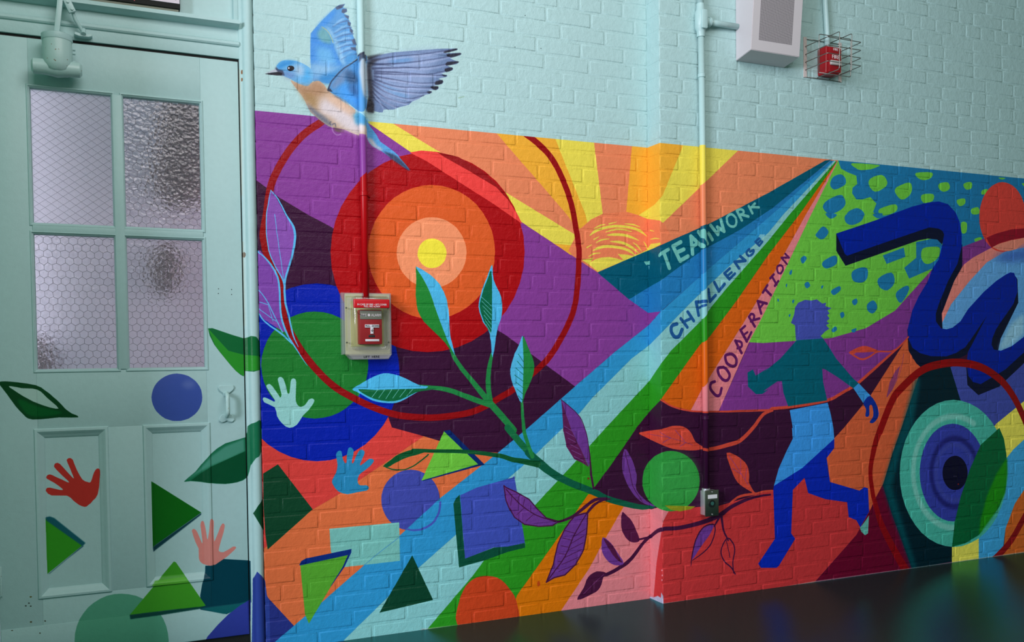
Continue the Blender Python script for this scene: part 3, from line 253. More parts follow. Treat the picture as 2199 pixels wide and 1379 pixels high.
s 120 196 190 0 1 1|1077,955,0.93 1051,925,0.93
s 120 196 190 0 1 1|1105,954,0.93 1079,928,0.93
s 40 120 150 0 1 1|972,1007,0.91 968,959,0.91
s 40 120 150 0 1 1|1049,1006,0.92 1045,957,0.92
p 84 186 226 0 1 1|1582,1161 1578,1161 1572,1145 1564,1126 1555,1109 1544,1090 1536,1069 1529,1049 1524,1027 1523,1006 1527,984 1534,962 1543,942 1553,918 1564,895 1573,886 1578,900 1580,929 1582,960 1583,990 1583,1022 1583,1056 1584,1096 1584,1136
p 34 132 60 0 1 1|1582,1161 1587,1159 1595,1140 1603,1120 1611,1103 1619,1085 1626,1068 1630,1053 1632,1038 1632,1023 1628,1006 1622,989 1615,972 1606,954 1596,937 1588,921 1583,904 1579,889 1577,886 1577,902 1578,930 1580,960 1581,990 1583,1022 1584,1056 1583,1096 1581,1137
s 14 110 80 0 1 1|1560,1088,1.2 1582,1056,1.2
s 14 110 80 0 1 1|1554,1059,1.2 1582,1029,1.2
s 14 110 80 0 1 1|1548,1031,1.2 1582,1002,1.2
s 14 110 80 0 1 1|1542,1002,1.2 1581,975,1.2
s 14 110 80 0 1 1|1547,973,1.2 1581,948,1.2
s 14 110 80 0 1 1|1552,944,1.2 1581,921,1.2
s 14 110 80 0 1 1|1557,916,1.2 1580,894,1.2
p 112 56 144 0 1 1|1755,895 1792,866 1843,819 1871,758 1886,688 1892,628 1885,602 1852,670 1804,761
p 96 30 82 0 1 1|1755,895 1804,761 1852,670 1883,602 1852,622 1814,640 1779,693 1764,763 1761,832
s 132 80 150 0 1 1|1769,782,1 1804,761,1
s 132 80 150 0 1 1|1777,756,1 1815,735,1
s 132 80 150 0 1 1|1786,730,1 1826,709,1
s 132 80 150 0 1 1|1795,704,1 1837,682,1
s 132 80 150 0 1 1|1803,678,1.1 1848,656,1.1
s 132 80 150 0 1 1|1812,652,1.1 1859,630,1.1
s 72 20 62 0 1 1|1755,895,1.6 1761,890,1.6 1770,883,1.6 1781,875,1.6 1792,866,1.6 1804,856,1.6 1818,845,1.6 1831,832,1.6 1843,819,1.6 1852,805,1.6 1859,790,1.6 1865,774,1.6 1871,758,1.6 1876,741,1.6 1880,723,1.6 1883,705,1.6 1886,688,1.6 1888,672,2 1890,657,2.4 1891,642,2.8 1892,628,3.2 1893,613,3.7 1894,598,4.2 1895,582,4.8 1896,567,5.3 1899,551,5 1902,533,4.8 1905,518,4.5 1907,507,4.2
s 72 20 62 0 1 1|1716,379,5.3 1722,379,5.3 1731,379,5.3 1742,379,5.3 1753,381,5.3 1765,383,5.5 1777,387,5.8 1791,391,6.1 1805,396,6.3 1820,404,6.6 1835,413,6.9 1851,423,7.1 1865,432,7.4 1877,439,7.4 1888,447,7.4 1898,453,7.4 1911,458,7.4 1926,461,6.3 1944,462,5.3 1960,462,4.2 1972,462,3.2
s 72 20 62 0 1 1|1868,398,5.4 1874,404,5.6 1881,412,5.9 1890,421,6.2 1899,429,6.4 1908,436,6.2 1919,442,5.9 1930,448,5.6 1941,452,5.4 1953,455,4.8 1967,456,4.3 1979,457,3.7 1987,457,3.2
p 112 56 144 0 1 1|1488,549 1491,521 1497,486 1507,461 1514,446 1514,449 1514,452 1521,436 1534,415 1554,397 1580,381 1610,372 1644,367 1678,364 1709,365 1731,371 1738,380 1714,388 1680,400 1657,420 1637,443 1621,464 1602,484 1575,502 1546,517 1520,530 1499,540 1490,550
s 72 20 62 0 1 1|1488,549,2.4 1497,486,2.4 1514,446,2.4 1514,452,2.4 1534,415,2.4 1580,381,2.4 1644,367,2.4 1709,365,2.4 1738,380,2.4 1680,400,2.4 1637,443,2.4 1602,484,2.4 1546,517,2.4 1499,540,2.4 1488,549,2.4
s 72 20 62 0 1 1|1497,534,2 1508,522,2 1524,504,2 1542,485,2 1559,468,2 1576,454,2 1593,441,2 1611,429,2 1630,417,2 1654,406,2 1681,396,2 1706,387,2 1724,380,2
s 72 20 62 0 1 1|1525,509,1.2 1517,465,1.2
s 72 20 62 0 1 1|1560,507,1.2 1546,476,1.2
s 72 20 62 0 1 1|1581,486,1.2 1573,454,1.2
s 72 20 62 0 1 1|1609,458,1.2 1609,429,1.2
s 72 20 62 0 1 1|1545,424,1.2 1580,450,1.2
s 72 20 62 0 1 1|1587,395,1.2 1623,421,1.2
p 112 56 144 0 1 1|1876,407 1859,408 1834,404 1812,396 1795,383 1781,366 1767,347 1755,328 1743,307 1733,284 1725,257 1719,228 1711,201 1697,172 1683,146 1677,129 1683,128 1698,136 1714,144 1730,146 1747,146 1765,150 1783,160 1801,174 1817,189 1832,207 1845,226 1855,246 1862,267 1866,289 1870,311 1873,332 1875,353 1876,371 1879,386 1881,399
s 72 20 62 0 1 1|1876,407,2.9 1812,396,2.9 1767,347,2.9 1733,284,2.9 1711,201,2.9 1677,129,2.9 1714,144,2.9 1765,150,2.9 1817,189,2.9 1855,246,2.9 1870,311,2.9 1876,371,2.9 1876,407,2.9
s 72 20 62 0 1 1|1872,404,2.5 1861,388,2.5 1845,366,2.5 1827,340,2.5 1811,316,2.5 1800,295,2.5 1790,273,2.5 1780,251,2.5 1766,228,2.5 1745,201,2.5 1718,173,2.5 1694,147,2.5 1677,129,2.5
s 72 20 62 0 1 1|1763,340,1.2 1819,322,1.2
s 72 20 62 0 1 1|1868,338,1.2 1811,310,1.2
s 72 20 62 0 1 1|1756,308,1.2 1802,294,1.2
s 72 20 62 0 1 1|1861,309,1.2 1796,281,1.2
s 72 20 62 0 1 1|1748,276,1.2 1786,266,1.2
s 72 20 62 0 1 1|1854,279,1.2 1781,253,1.2
s 72 20 62 0 1 1|1740,244,1.1 1769,237,1.1
s 72 20 62 0 1 1|1846,250,1.2 1766,225,1.2
s 72 20 62 0 1 1|1733,211,1.1 1752,209,1.1
s 72 20 62 0 1 1|1839,221,1.2 1751,196,1.2
s 72 20 62 0 1 1|1725,179,1.1 1736,181,1.1
s 72 20 62 0 1 1|1832,191,1.2 1736,168,1.2
p 112 56 144 0 1 1|2061,669 2054,650 2049,617 2049,587 2054,562 2063,539 2073,517 2085,497 2098,477 2112,460 2127,446 2143,434 2159,424 2170,419 2181,415 2194,413 2212,413 2221,414 2230,416 2219,418 2205,421 2191,423 2181,429 2171,435 2162,443 2153,450 2133,468 2120,487 2118,508 2122,531 2122,555 2115,581 2105,609 2094,632 2082,651 2071,667
s 72 20 62 0 1 1|2063,660,1.4 2067,645,1.4 2073,624,1.4 2079,600,1.4 2085,578,1.4 2090,558,1.4 2093,539,1.4 2098,520,1.4 2104,502,1.4 2115,482,1.4 2129,463,1.4 2142,445,1.4 2151,433,1.4
s 66 18 58 0 1 1|2868,432,4.4 2853,431,4.7 2832,431,5 2809,429,5.3 2788,427,5.5 2770,425,6.1 2753,422,6.7 2736,419,7.2 2719,415,7.8 2699,409,8 2679,403,8.3 2659,396,8.6 2642,389,8.9 2628,382,9.4 2618,376,10 2606,369,11 2591,362,11 2570,355,11 2545,348,11 2518,341,10 2491,336,10 2461,331,9.7 2429,327,9.4 2397,324,9.2 2368,322,8.9 2342,322,8.9 2318,324,8.9 2296,325,8.9 2272,320,8.9 2247,310,8.6 2226,298,8.3 2207,286,8 2190,275,7.8 2181,271,7.8 2175,267,7.8 2168,262,7.8 2158,254,7.8 2144,240,8 2127,222,8.3 2109,203,8.6 2094,188,8.9 2081,178,8.9 2071,171,8.9 2060,165,8.9 2046,159,8.9 2028,151,8.6 2006,142,8.3 1985,135,8 1968,130,7.8 1957,129,6.9 1948,130,6.1 1942,132,5.3 1938,133,4.4
s 66 18 58 0 1 1|2595,365,6.9 2557,313,3.4
s 66 18 58 0 1 1|2595,362,6.9 2597,348,6.3 2600,329,5.8 2603,309,5.2 2607,291,4.6 2613,276,4.3 2621,263,4 2628,251,3.7 2632,243,3.5
p 112 56 144 0 1 1|2553,318 2540,321 2520,318 2500,311 2485,299 2472,283 2460,263 2448,231 2439,196 2437,176 2448,183 2467,207 2486,229 2502,246 2518,262 2532,277 2543,293 2552,308
s 66 18 58 0 1 1|2432,149,1.4 2433,155,1.8 2433,164,2.1 2435,176,2.5 2437,189,2.9 2441,206,2.9 2446,225,2.9 2452,245,2.9 2459,263,2.9 2468,278,2.9 2477,293,2.9 2489,305,2.9 2500,314,2.9 2515,320,2.9 2531,323,2.9 2547,323,2.9 2557,320,2.9 2561,311,2.9 2562,297,2.9 2559,282,2.9 2555,268,2.9 2549,255,2.9 2542,241,2.9 2532,228,2.9 2519,216,2.9 2500,203,2.6 2477,190,2.3 2455,180,1.9 2440,172,1.6
s 66 18 58 0 1 1|2670,87,3 2666,93,3 2662,101,3 2655,111,3 2649,119,3 2640,127,3 2631,134,3 2621,141,3 2613,149,3 2606,158,3 2600,168,3 2596,178,3 2593,188,3 2593,197,3 2595,207,3 2598,216,3 2603,225,3 2608,234,3 2614,242,3 2621,249,3 2628,253,3 2635,252,3 2642,248,3 2648,241,3 2654,234,3 2659,227,3 2663,219,3 2666,209,3 2668,198,3 2667,184,3 2663,169,3 2659,154,3 2657,139,3 2658,126,3 2659,113,3 2661,101,3 2662,93,3
s 66 18 58 0 1 1|2620,251,1.8 2622,243,1.8 2625,231,1.8 2629,217,1.8 2632,205,1.8 2635,194,1.8 2638,182,1.8 2640,172,1.8 2642,165,1.8
p 84 24 66 0 1 1|2047,394 2043,377 2041,352 2042,329 2047,312 2055,296 2063,283 2072,273 2083,264 2094,259 2109,256 2124,256 2134,260 2135,268 2131,280 2125,295 2116,313 2106,334 2095,352 2086,364 2076,373 2068,380 2060,388 2052,395
s 66 18 58 0 1 1|2126,267,3.8 2132,268,4 2140,268,4.3 2149,269,4.5 2158,270,4.8 2168,271,4.8 2180,272,4.8 2191,274,4.8 2203,278,4.8
p 112 56 144 0 1 1|1949,294 1944,279 1943,253 1946,230 1954,213 1965,198 1977,185 1989,176 2002,169 2015,165 2031,163 2047,164 2054,170 2048,185 2033,205 2020,223 2011,237 2003,249 1993,261 1978,276 1961,290
p 84 24 66 0 1 1|1955,289 1966,282 1984,268 2000,252 2010,237 2018,220 2025,205 2035,191 2045,179 2048,172 2040,175 2026,184 2012,197 1998,213 1985,233 1973,251 1963,268 1955,282
p 76 22 60 0 1 1|1965,137 1954,143 1936,147 1919,149 1904,145 1890,139 1878,130 1869,117 1862,101 1854,85 1840,67 1826,48 1823,37 1841,37 1871,45 1897,54 1913,60 1924,67 1933,76 1941,90 1946,105 1951,118 1958,126 1965,132
s 120 50 110 0 1 1|1953,132,1.3 1945,126,1.3 1933,118,1.3 1920,109,1.3 1907,100,1.3 1893,89,1.3 1877,77,1.3 1863,66,1.3 1853,59,1.3
p 112 190 180 0 1 1|2167,1486 2177,1487 2187,1488 2201,1488 2201,1472 2188,1472 2179,1470 2173,1478
p 150 210 220 0 0.6 1|2190,1466 2198,1466 2196,1451 2193,1451
s 112 190 180 0 1 1|2276,1504,7.6 2326,1530,7.6
s 112 190 180 0 1 1|2303,1514,8.7 2330,1450,8.7
s 112 190 180 0 1 1|2349,1544,8.7 2385,1483,8.7
s 112 190 180 0 1 1|2349,1544,8.7 2389,1564,8.7
s 112 190 180 0 1 1|2370,1519,8.8 2404,1533,8.8
s 112 190 180 0 1 1|2385,1483,8.8 2426,1504,8.8
s 112 190 180 0 1 1|2442,1591,8.8 2450,1515,8.8
s 112 190 180 0 1 1|2442,1591,8.9 2502,1546,8.9
s 112 190 180 0 1 1|2448,1545,7.8 2475,1561,7.8
s 112 190 180 0 1 1|2482,1611,8.9 2503,1588,8.9
s 112 190 180 0 1 1|2503,1612,8.9 2527,1563,8.9
s 112 190 180 0 1 1|2508,1588,8.9 2523,1568,8.9
s 112 190 180 0 1 1|2535,1608,7.9 2554,1581,7.9
s 112 190 180 0 1 1|2546,1643,7.9 2584,1605,7.9
s 112 190 180 0 1 1|2584,1605,6.8 2590,1634,6.8
s 112 190 180 0 1 1|2582,1637,7.9 2618,1620,7.9
s 112 190 180 0 1 1|2618,1620,7.9 2600,1671,7.9
s 112 190 180 0 1 1|2648,1696,5.7 2645,1694,5.7 2640,1690,5.7 2636,1686,5.7 2633,1682,5.7 2632,1676,5.7 2633,1670,5.7 2634,1663,5.7 2636,1658,5.7 2640,1653,5.7 2644,1649,5.7 2649,1646,5.7 2654,1644,5.7 2659,1643,5.7 2665,1643,5.7 2670,1643,5.7 2674,1645,5.7 2678,1648,5.7 2681,1651,5.7 2683,1656,5.7 2684,1660,5.7 2685,1665,5.7 2684,1671,5.7 2683,1677,5.7 2681,1682,5.7 2678,1686,5.7 2673,1690,5.7 2669,1693,5.7 2664,1696,5.7 2660,1697,5.7 2655,1697,5.7 2651,1696,5.7 2648,1696,5.7
s 112 190 180 0 1 1|2688,1714,6.9 2714,1674,6.9
s 112 190 180 0 1 1|2689,1716,5.7 2693,1717,5.7 2697,1719,5.7 2703,1721,5.7 2708,1722,5.7 2712,1722,5.7 2717,1720,5.7 2722,1718,5.7 2724,1716,5.7 2725,1713,5.7 2725,1709,5.7 2723,1706,5.7 2721,1702,5.7 2717,1700,5.7 2712,1698,5.7 2706,1697,5.7 2703,1696,5.7
s 112 190 180 0 1 1|2711,1699,6.3 2751,1692,6.3
s 112 190 180 0 1 1|2753,1739,6.4 2773,1708,6.4
s 112 190 180 0 1 1|2761,1728,5.8 2787,1752,5.8
s 112 190 180 0 1 1|2771,1735,5.8 2809,1736,5.8
s 30 88 150 0 1 1|2366,1210,8.2 2361,1209,8.2 2353,1207,8.2 2346,1205,8.2 2341,1201,8.2 2338,1196,8.2 2337,1190,8.2 2337,1183,8.2 2338,1177,8.2 2341,1170,8.2 2345,1164,8.2 2350,1158,8.2 2355,1154,8.2 2360,1153,8.2 2366,1153,8.2 2372,1154,8.2 2378,1158,8.2 2382,1163,8.2 2387,1172,8.2 2390,1180,8.2 2393,1186,8.2
s 30 88 150 0 1 1|2387,1233,7.2 2420,1196,7.2
s 30 88 150 0 1 1|2423,1263,7.2 2454,1224,7.2
s 30 88 150 0 1 1|2401,1219,6.6 2441,1235,6.6
s 30 88 150 0 1 1|2467,1306,7.2 2480,1248,7.2
s 30 88 150 0 1 1|2467,1306,7.3 2523,1308,7.3
s 30 88 150 0 1 1|2473,1278,5.6 2512,1292,5.6
s 30 88 150 0 1 1|2532,1362,7.3 2540,1309,7.3
s 30 88 150 0 1 1|2540,1309,7.3 2570,1337,7.3
s 30 88 150 0 1 1|2564,1394,7.3 2588,1356,7.3
s 30 88 150 0 1 1|2588,1356,7.4 2619,1387,7.4
s 30 88 150 0 1 1|2619,1435,7.4 2645,1410,7.4
s 30 88 150 0 1 1|2619,1435,6.3 2648,1457,6.3
s 30 88 150 0 1 1|2634,1423,5.7 2658,1440,5.7
s 30 88 150 0 1 1|2645,1410,6.3 2676,1435,6.3
s 30 88 150 0 1 1|2674,1487,6.9 2698,1459,6.9
s 30 88 150 0 1 1|2674,1487,6.9 2734,1494,6.9
s 30 88 150 0 1 1|2734,1494,6.9 2705,1513,6.9
s 30 88 150 0 1 1|2755,1547,5.8 2751,1544,5.8 2746,1540,5.8 2741,1535,5.8 2739,1530,5.8 2740,1526,5.8 2743,1522,5.8 2748,1518,5.8 2752,1516,5.8 2757,1517,5.8 2763,1519,5.8 2768,1522,5.8 2773,1526,5.8 2776,1530,5.8 2779,1535,5.8 2780,1540,5.8 2779,1543,5.8 2776,1542,5.8 2770,1540,5.8 2763,1537,5.8 2759,1535,5.8
s 30 88 150 0 1 1|2789,1581,5.8 2811,1564,5.8
s 30 88 150 0 1 1|2789,1581,5.2 2811,1598,5.2
s 30 88 150 0 1 1|2802,1574,4.7 2820,1588,4.7
s 30 88 150 0 1 1|2811,1564,5.3 2829,1583,5.3
p 176 226 218 0 0.6 1|2807,1603 2814,1615 2843,1616 2834,1594 2823,1597
s 96 26 92 0 1 1|2563,956,6.8 2559,955,6.8 2553,954,6.8 2547,952,6.8 2543,949,6.8 2541,944,6.8 2539,938,6.8 2539,931,6.8 2541,924,6.8 2546,916,6.8 2554,908,6.8 2562,900,6.8 2569,895,6.8 2575,893,6.8 2581,892,6.8 2586,894,6.8 2590,897,6.8 2594,903,6.8 2596,911,6.8 2598,919,6.8 2600,925,6.8
s 96 26 92 0 1 1|2610,1019,6.8 2604,1018,6.8 2596,1018,6.8 2587,1017,6.8 2582,1014,6.8 2580,1009,6.8 2580,1003,6.8 2582,996,6.8 2585,989,6.8 2589,982,6.8 2596,974,6.8 2603,967,6.8 2609,963,6.8 2616,960,6.8 2623,959,6.8 2629,960,6.8 2634,962,6.8 2638,966,6.8 2642,972,6.8 2644,978,6.8 2644,985,6.8 2641,992,6.8 2636,999,6.8 2630,1006,6.8 2625,1011,6.8 2621,1014,6.8 2616,1016,6.8 2612,1018,6.8 2610,1019,6.8
s 96 26 92 0 1 1|2644,1077,6.9 2640,1076,6.9 2633,1075,6.9 2626,1073,6.9 2622,1070,6.9 2621,1063,6.9 2622,1055,6.9 2625,1046,6.9 2628,1039,6.9 2634,1033,6.9 2641,1029,6.9 2649,1025,6.9 2656,1023,6.9 2663,1022,6.9 2669,1023,6.9 2674,1025,6.9 2678,1028,6.9 2681,1033,6.9 2683,1040,6.9 2683,1047,6.9 2682,1054,6.9 2679,1059,6.9 2674,1065,6.9 2668,1070,6.9 2663,1074,6.9 2658,1076,6.9 2652,1077,6.9 2648,1077,6.9 2644,1077,6.9
s 96 26 92 0 1 1|2676,1136,6.9 2710,1081,6.9
s 96 26 92 0 1 1|2676,1136,5.8 2682,1135,5.8 2691,1134,5.8 2701,1133,5.8 2707,1130,5.8 2711,1126,5.8 2712,1120,5.8 2712,1114,5.8 2710,1110,5.8 2706,1107,5.8 2700,1105,5.8 2693,1103,5.8 2688,1102,5.8
s 96 26 92 0 1 1|2705,1184,6.9 2739,1133,6.9
s 96 26 92 0 1 1|2705,1184,5.8 2730,1202,5.8
s 96 26 92 0 1 1|2720,1161,5.2 2743,1174,5.2
s 96 26 92 0 1 1|2739,1133,5.8 2765,1174,5.8
s 96 26 92 0 1 1|2752,1243,6.4 2784,1200,6.4
s 96 26 92 0 1 1|2752,1243,5.8 2755,1246,5.8 2758,1250,5.8 2761,1254,5.8 2765,1256,5.8 2769,1256,5.8 2774,1255,5.8 2779,1252,5.8 2781,1249,5.8 2781,1244,5.8 2780,1238,5.8 2777,1233,5.8 2775,1228,5.8 2772,1226,5.8 2768,1224,5.8 2764,1223,5.8 2762,1223,5.8
s 96 26 92 0 1 1|2775,1228,5.8 2810,1236,5.8
s 96 26 92 0 1 1|2801,1314,6.4 2820,1259,6.4
s 96 26 92 0 1 1|2801,1314,6.5 2852,1304,6.5
s 96 26 92 0 1 1|2813,1283,5.3 2833,1304,5.3
s 96 26 92 0 1 1|2830,1353,5.9 2856,1387,5.9
s 96 26 92 0 1 1|2843,1369,6.5 2875,1343,6.5
s 96 26 92 0 1 1|2872,1419,5.9 2892,1437,5.9
s 96 26 92 0 1 1|2882,1427,5.9 2908,1391,5.9
s 96 26 92 0 1 1|2898,1385,5.9 2918,1407,5.9
s 96 26 92 0 1 1|2928,1480,5 2925,1479,5 2920,1477,5 2915,1475,5 2912,1472,5 2911,1466,5 2911,1460,5 2913,1453,5 2915,1448,5 2918,1445,5 2923,1443,5 2927,1442,5 2931,1442,5 2935,1445,5 2939,1450,5 2943,1455,5 2945,1460,5 2945,1464,5 2945,1468,5 2943,1472,5 2941,1475,5 2938,1477,5 2935,1479,5 2931,1479,5 2928,1480,5
s 96 26 92 0 1 1|2936,1514,5 2968,1486,5
s 96 26 92 0 1 1|2936,1514,5 2980,1516,5
s 96 26 92 0 1 1|2980,1516,5 2958,1533,5
p 190 190 214 1.9 1 1|2186,7 2199,8 2214,11 2229,17 2244,24 2257,23 2270,22 2274,47 2287,34 2289,-5 2275,-8 2258,-12 2242,-17 2225,-21 2208,-26 2191,-30
p 240 150 160 0 1 1|2285,145 2285,144 2284,144 2284,143 2283,142 2283,141 2282,141 2281,140 2280,140 2279,140 2278,140 2277,141 2276,141 2276,142 2276,143 2276,144 2276,145 2277,146 2278,147 2279,148 2280,148 2281,148 2282,148 2283,148 2284,147 2284,146 2285,146
p 240 150 160 0 1 1|2286,123 2286,122 2286,121 2285,121 2285,120 2284,119 2283,119 2282,118 2281,118 2280,118 2279,118 2279,119 2278,119 2278,120 2277,121 2277,122 2278,123 2278,124 2279,124 2279,125 2280,125 2281,126 2282,126 2283,126 2284,126 2285,126 2285,125 2286,125 2286,124
p 240 150 160 0 1 1|2284,102 2284,101 2284,100 2283,99 2282,98 2281,98 2280,97 2279,97 2278,97 2277,98 2276,99 2276,100 2276,101 2276,102 2277,103 2277,104 2278,104 2278,105 2279,105 2280,106 2281,106 2282,106 2283,105 2284,105 2284,104 2284,103
s 196 190 186 1.19 0.7 1|1125,2,1.6 1312,-2,1.6 1734,-3,1.8
s 206 196 192 1.52 0.7 1|2287,-1,2 2856,-5,2 3135,2,2 3740,0,2 4557,2,2
p 92 152 206 0 1 0|728,2169 728,2233 731,2286 746,2305 776,2341 807,2375 826,2395 840,2405 862,2411 853,2397 868,2395 869,2384 856,2375 876,2369 874,2355 883,2343 880,2330 891,2317 888,2304 897,2282 903,2268 900,2257 902,2240 905,2215 858,2176 818,2107 732,2110
p 70 140 214 3.47 1 0|728,2174 731,2283 753,2313 771,2308 811,2279 818,2239 833,2209 845,2182 794,2166
p 112 168 170 8.66 0.9 0|755,2291 773,2314 796,2299 811,2274 805,2255 775,2259 758,2272
p 110 180 224 13.9 0.8 0|752,2241 805,2238 820,2200 832,2181 768,2176 751,2196
s 188 190 120 0 1 0|772,2315,1.1 776,2312,1.1 782,2309,1.1 788,2306,1.1 793,2301,1.1 798,2296,1.1 802,2290,1.1 805,2284,1.1 808,2278,1.1 811,2273,1.1 812,2268,1.1 813,2264,1.1 814,2261,1.1
p 150 196 226 6.98 0.85 0|776,2326 796,2304 813,2279 823,2245 845,2187 860,2184 846,2233 829,2271 809,2306
p 74 146 220 6.94 1 0|751,2311 779,2344 810,2376 831,2384 812,2349 786,2320
s 86 110 150 1.4 0.8 0|812,2319,0.87 817,2323,1.1 825,2329,1.3 834,2335,1.5 843,2340,1.7 851,2344,2 860,2347,2.2 868,2350,2.4 874,2352,2.6
s 170 208 236 2.62 0.6 0|817,2326,1.7 822,2330,2.2 829,2336,2.6 836,2343,3.1 843,2348,3.5 848,2351,3.1 852,2354,2.6 856,2356,2.2 858,2357,1.7
s 86 110 150 1.4 0.8 0|816,2294,0.88 822,2298,1.1 831,2304,1.3 841,2311,1.5 850,2316,1.8 859,2320,2 869,2324,2.2 877,2326,2.4 884,2328,2.6
s 170 208 236 2.63 0.6 0|821,2302,1.8 827,2306,2.2 835,2312,2.6 843,2319,3.1 850,2324,3.5 856,2327,3.1 861,2330,2.6 865,2332,2.2 868,2334,1.8
s 86 110 150 1.4 0.8 0|818,2277,0.88 825,2281,1.1 834,2286,1.3 845,2291,1.5 855,2295,1.8 864,2298,2 875,2301,2.2 884,2303,2.4 891,2304,2.6
s 170 208 236 2.63 0.6 0|824,2285,1.8 829,2288,2.2 838,2293,2.6 847,2299,3.1 855,2303,3.5 861,2306,3.1 867,2307,2.6 872,2309,2.2 875,2309,1.8
s 86 110 150 1.41 0.8 0|823,2260,0.88 830,2263,1.1 839,2268,1.3 850,2272,1.5 860,2276,1.8 870,2278,2 881,2280,2.2 890,2281,2.4 897,2282,2.6
s 170 208 236 2.63 0.6 0|828,2268,1.8 834,2271,2.2 843,2275,2.6 852,2280,3.1 860,2284,3.5 867,2286,3.1 873,2287,2.6 878,2287,2.2 882,2288,1.8
s 86 110 150 1.41 0.8 0|828,2241,0.88 834,2244,1.1 844,2249,1.3 854,2254,1.5 864,2258,1.8 874,2260,2 885,2262,2.2 894,2264,2.4 901,2265,2.6
s 170 208 236 2.64 0.6 0|833,2248,1.8 839,2252,2.2 847,2256,2.6 857,2261,3.1 864,2265,3.5 871,2267,3.1 877,2269,2.6 882,2270,2.2 885,2270,1.8
s 86 110 150 1.41 0.8 0|835,2221,0.88 841,2225,1.1 850,2230,1.3 859,2235,1.5 868,2239,1.8 877,2242,2 886,2244,2.2 894,2246,2.4 900,2247,2.6
s 170 208 236 2.64 0.6 0|841,2229,1.8 846,2233,2.2 853,2238,2.6 861,2243,3.1 868,2247,3.5 873,2249,3.1 878,2251,2.6 882,2252,2.2 885,2253,1.8
s 86 110 150 1.41 0.8 0|843,2202,0.88 848,2206,1.1 856,2211,1.3 864,2217,1.5 873,2221,1.8 881,2224,2 889,2226,2.2 897,2228,2.4 903,2230,2.6
s 170 208 236 2.64 0.6 0|848,2210,1.8 853,2214,2.2 859,2219,2.6 867,2224,3.1 873,2229,3.5 877,2231,3.1 881,2233,2.6 885,2234,2.2 887,2235,1.8
p 84 90 112 2.1 0.9 0|824,2393 841,2405 861,2411 849,2394 831,2386
p 84 90 112 2.1 0.9 0|851,2392 868,2395 869,2385 857,2376 847,2378
p 84 90 112 2.11 0.9 0|857,2370 876,2369 874,2356 866,2361
p 84 90 112 2.11 0.9 0|870,2349 883,2344 880,2331 871,2334
p 84 90 112 2.12 0.9 0|878,2327 891,2316 888,2305 879,2310
p 84 90 112 2.12 0.9 0|885,2278 895,2289 903,2266 890,2266
p 84 90 112 2.12 0.9 0|877,2252 900,2255 901,2240 885,2245
p 74 150 206 8.82 0.7 0|858,2224 892,2236 905,2215 868,2185
p 98 170 220 0 1 0|603,2150 607,2157 613,2164 620,2169 627,2173 635,2175 644,2176 654,2177 664,2177 674,2177 684,2175 694,2172 703,2169 712,2165 721,2160 728,2155 733,2150 736,2145 738,2138 737,2127 735,2114 732,2103 727,2096 722,2091 714,2089 704,2089 693,2092 682,2095 672,2099 662,2104 653,2109 643,2112 634,2115 626,2118 618,2121 612,2124 607,2128 604,2135 602,2143
p 52 140 206 6.77 1 0|605,2150 622,2168 649,2176 674,2175 693,2170 664,2164 634,2154 619,2140 609,2141
p 176 196 214 17.1 0.9 0|668,2163 693,2168 705,2149 702,2127 682,2122 668,2135
p 112 118 168 13.6 0.8 0|626,2136 651,2131 673,2131 663,2113 643,2113 628,2121
p 70 166 224 10.3 0.9 0|708,2155 725,2152 722,2119 702,2102 697,2111 710,2130
p 146 190 222 20.8 0.85 0|729,2175 756,2180 807,2181 832,2164 819,2147 768,2134 737,2128 728,2140
p 56 134 196 10.4 0.9 0|768,2134 819,2155 845,2170 795,2102 767,2107 760,2123
p 60 60 84 3.37 0.9 0|602,2147 609,2139 626,2137 633,2119 619,2118 607,2126 598,2141
p 34 32 44 0 1 0|560,2117 578,2123 607,2130 624,2128 621,2118 604,2116 577,2116
p 176 176 190 1.01 0.9 0|561,2119 580,2129 598,2139 608,2131 580,2124
p 24 20 28 0 1 0|668,2149 667,2148 667,2146 666,2145 665,2144 664,2142 662,2141 660,2140 658,2139 656,2139 654,2138 652,2138 650,2138 649,2139 647,2139 645,2140 644,2141 643,2142 642,2144 642,2145 642,2146 642,2148 642,2149 643,2151 644,2152 646,2154 647,2155 649,2156 651,2157 653,2157 655,2157 657,2158 659,2157 661,2157 662,2157 664,2156 665,2155 666,2154 667,2152 667,2151
p 220 220 230 0 1 0|650,2148 650,2147 650,2146 649,2145 648,2145 647,2145 646,2145 645,2146 645,2147 645,2148 645,2149 645,2150 646,2150 646,2151 647,2151 648,2151 649,2151 650,2151 650,2150 650,2149
s 110 120 150 1.02 1 1|670,2150,1 670,2148,1 669,2147,1 669,2145,1 668,2144,1 667,2142,1 665,2141,1 664,2140,1 662,2139,1 660,2138,1 658,2137,1 656,2136,1 654,2136,1 652,2136,1 650,2136,1 649,2136,1 647,2137,1 645,2137,1 644,2138,1 642,2139,1 641,2140,1 640,2142,1 640,2143,1 639,2145,1 639,2146,1
p 192 162 138 0 1 0|653,2104 658,2104 670,2099 682,2095 693,2092 704,2089 714,2089 721,2093 726,2100 732,2105 740,2109 749,2112 757,2113 764,2111 769,2107 775,2103 780,2097 784,2090 790,2084 795,2079 801,2075 807,2071 814,2067 822,2063 830,2058 839,2053 848,2047 858,2041 871,2034 884,2027 894,2019 895,2010 892,2001 893,1994 905,1990 922,1989 935,1982 941,1965 943,1943 942,1927 936,1921 927,1922 918,1923 910,1924 902,1925 892,1928 881,1931 868,1936 856,1940 844,1942 833,1943 823,1944 814,1945 805,1945 797,1947 789,1950 780,1955 772,1960 764,1965 755,1971 747,1977 739,1983 732,1989 725,1995 720,2003 715,2012 710,2021 706,2031 701,2040 696,2049 690,2057 684,2064 677,2072 667,2084 657,2096
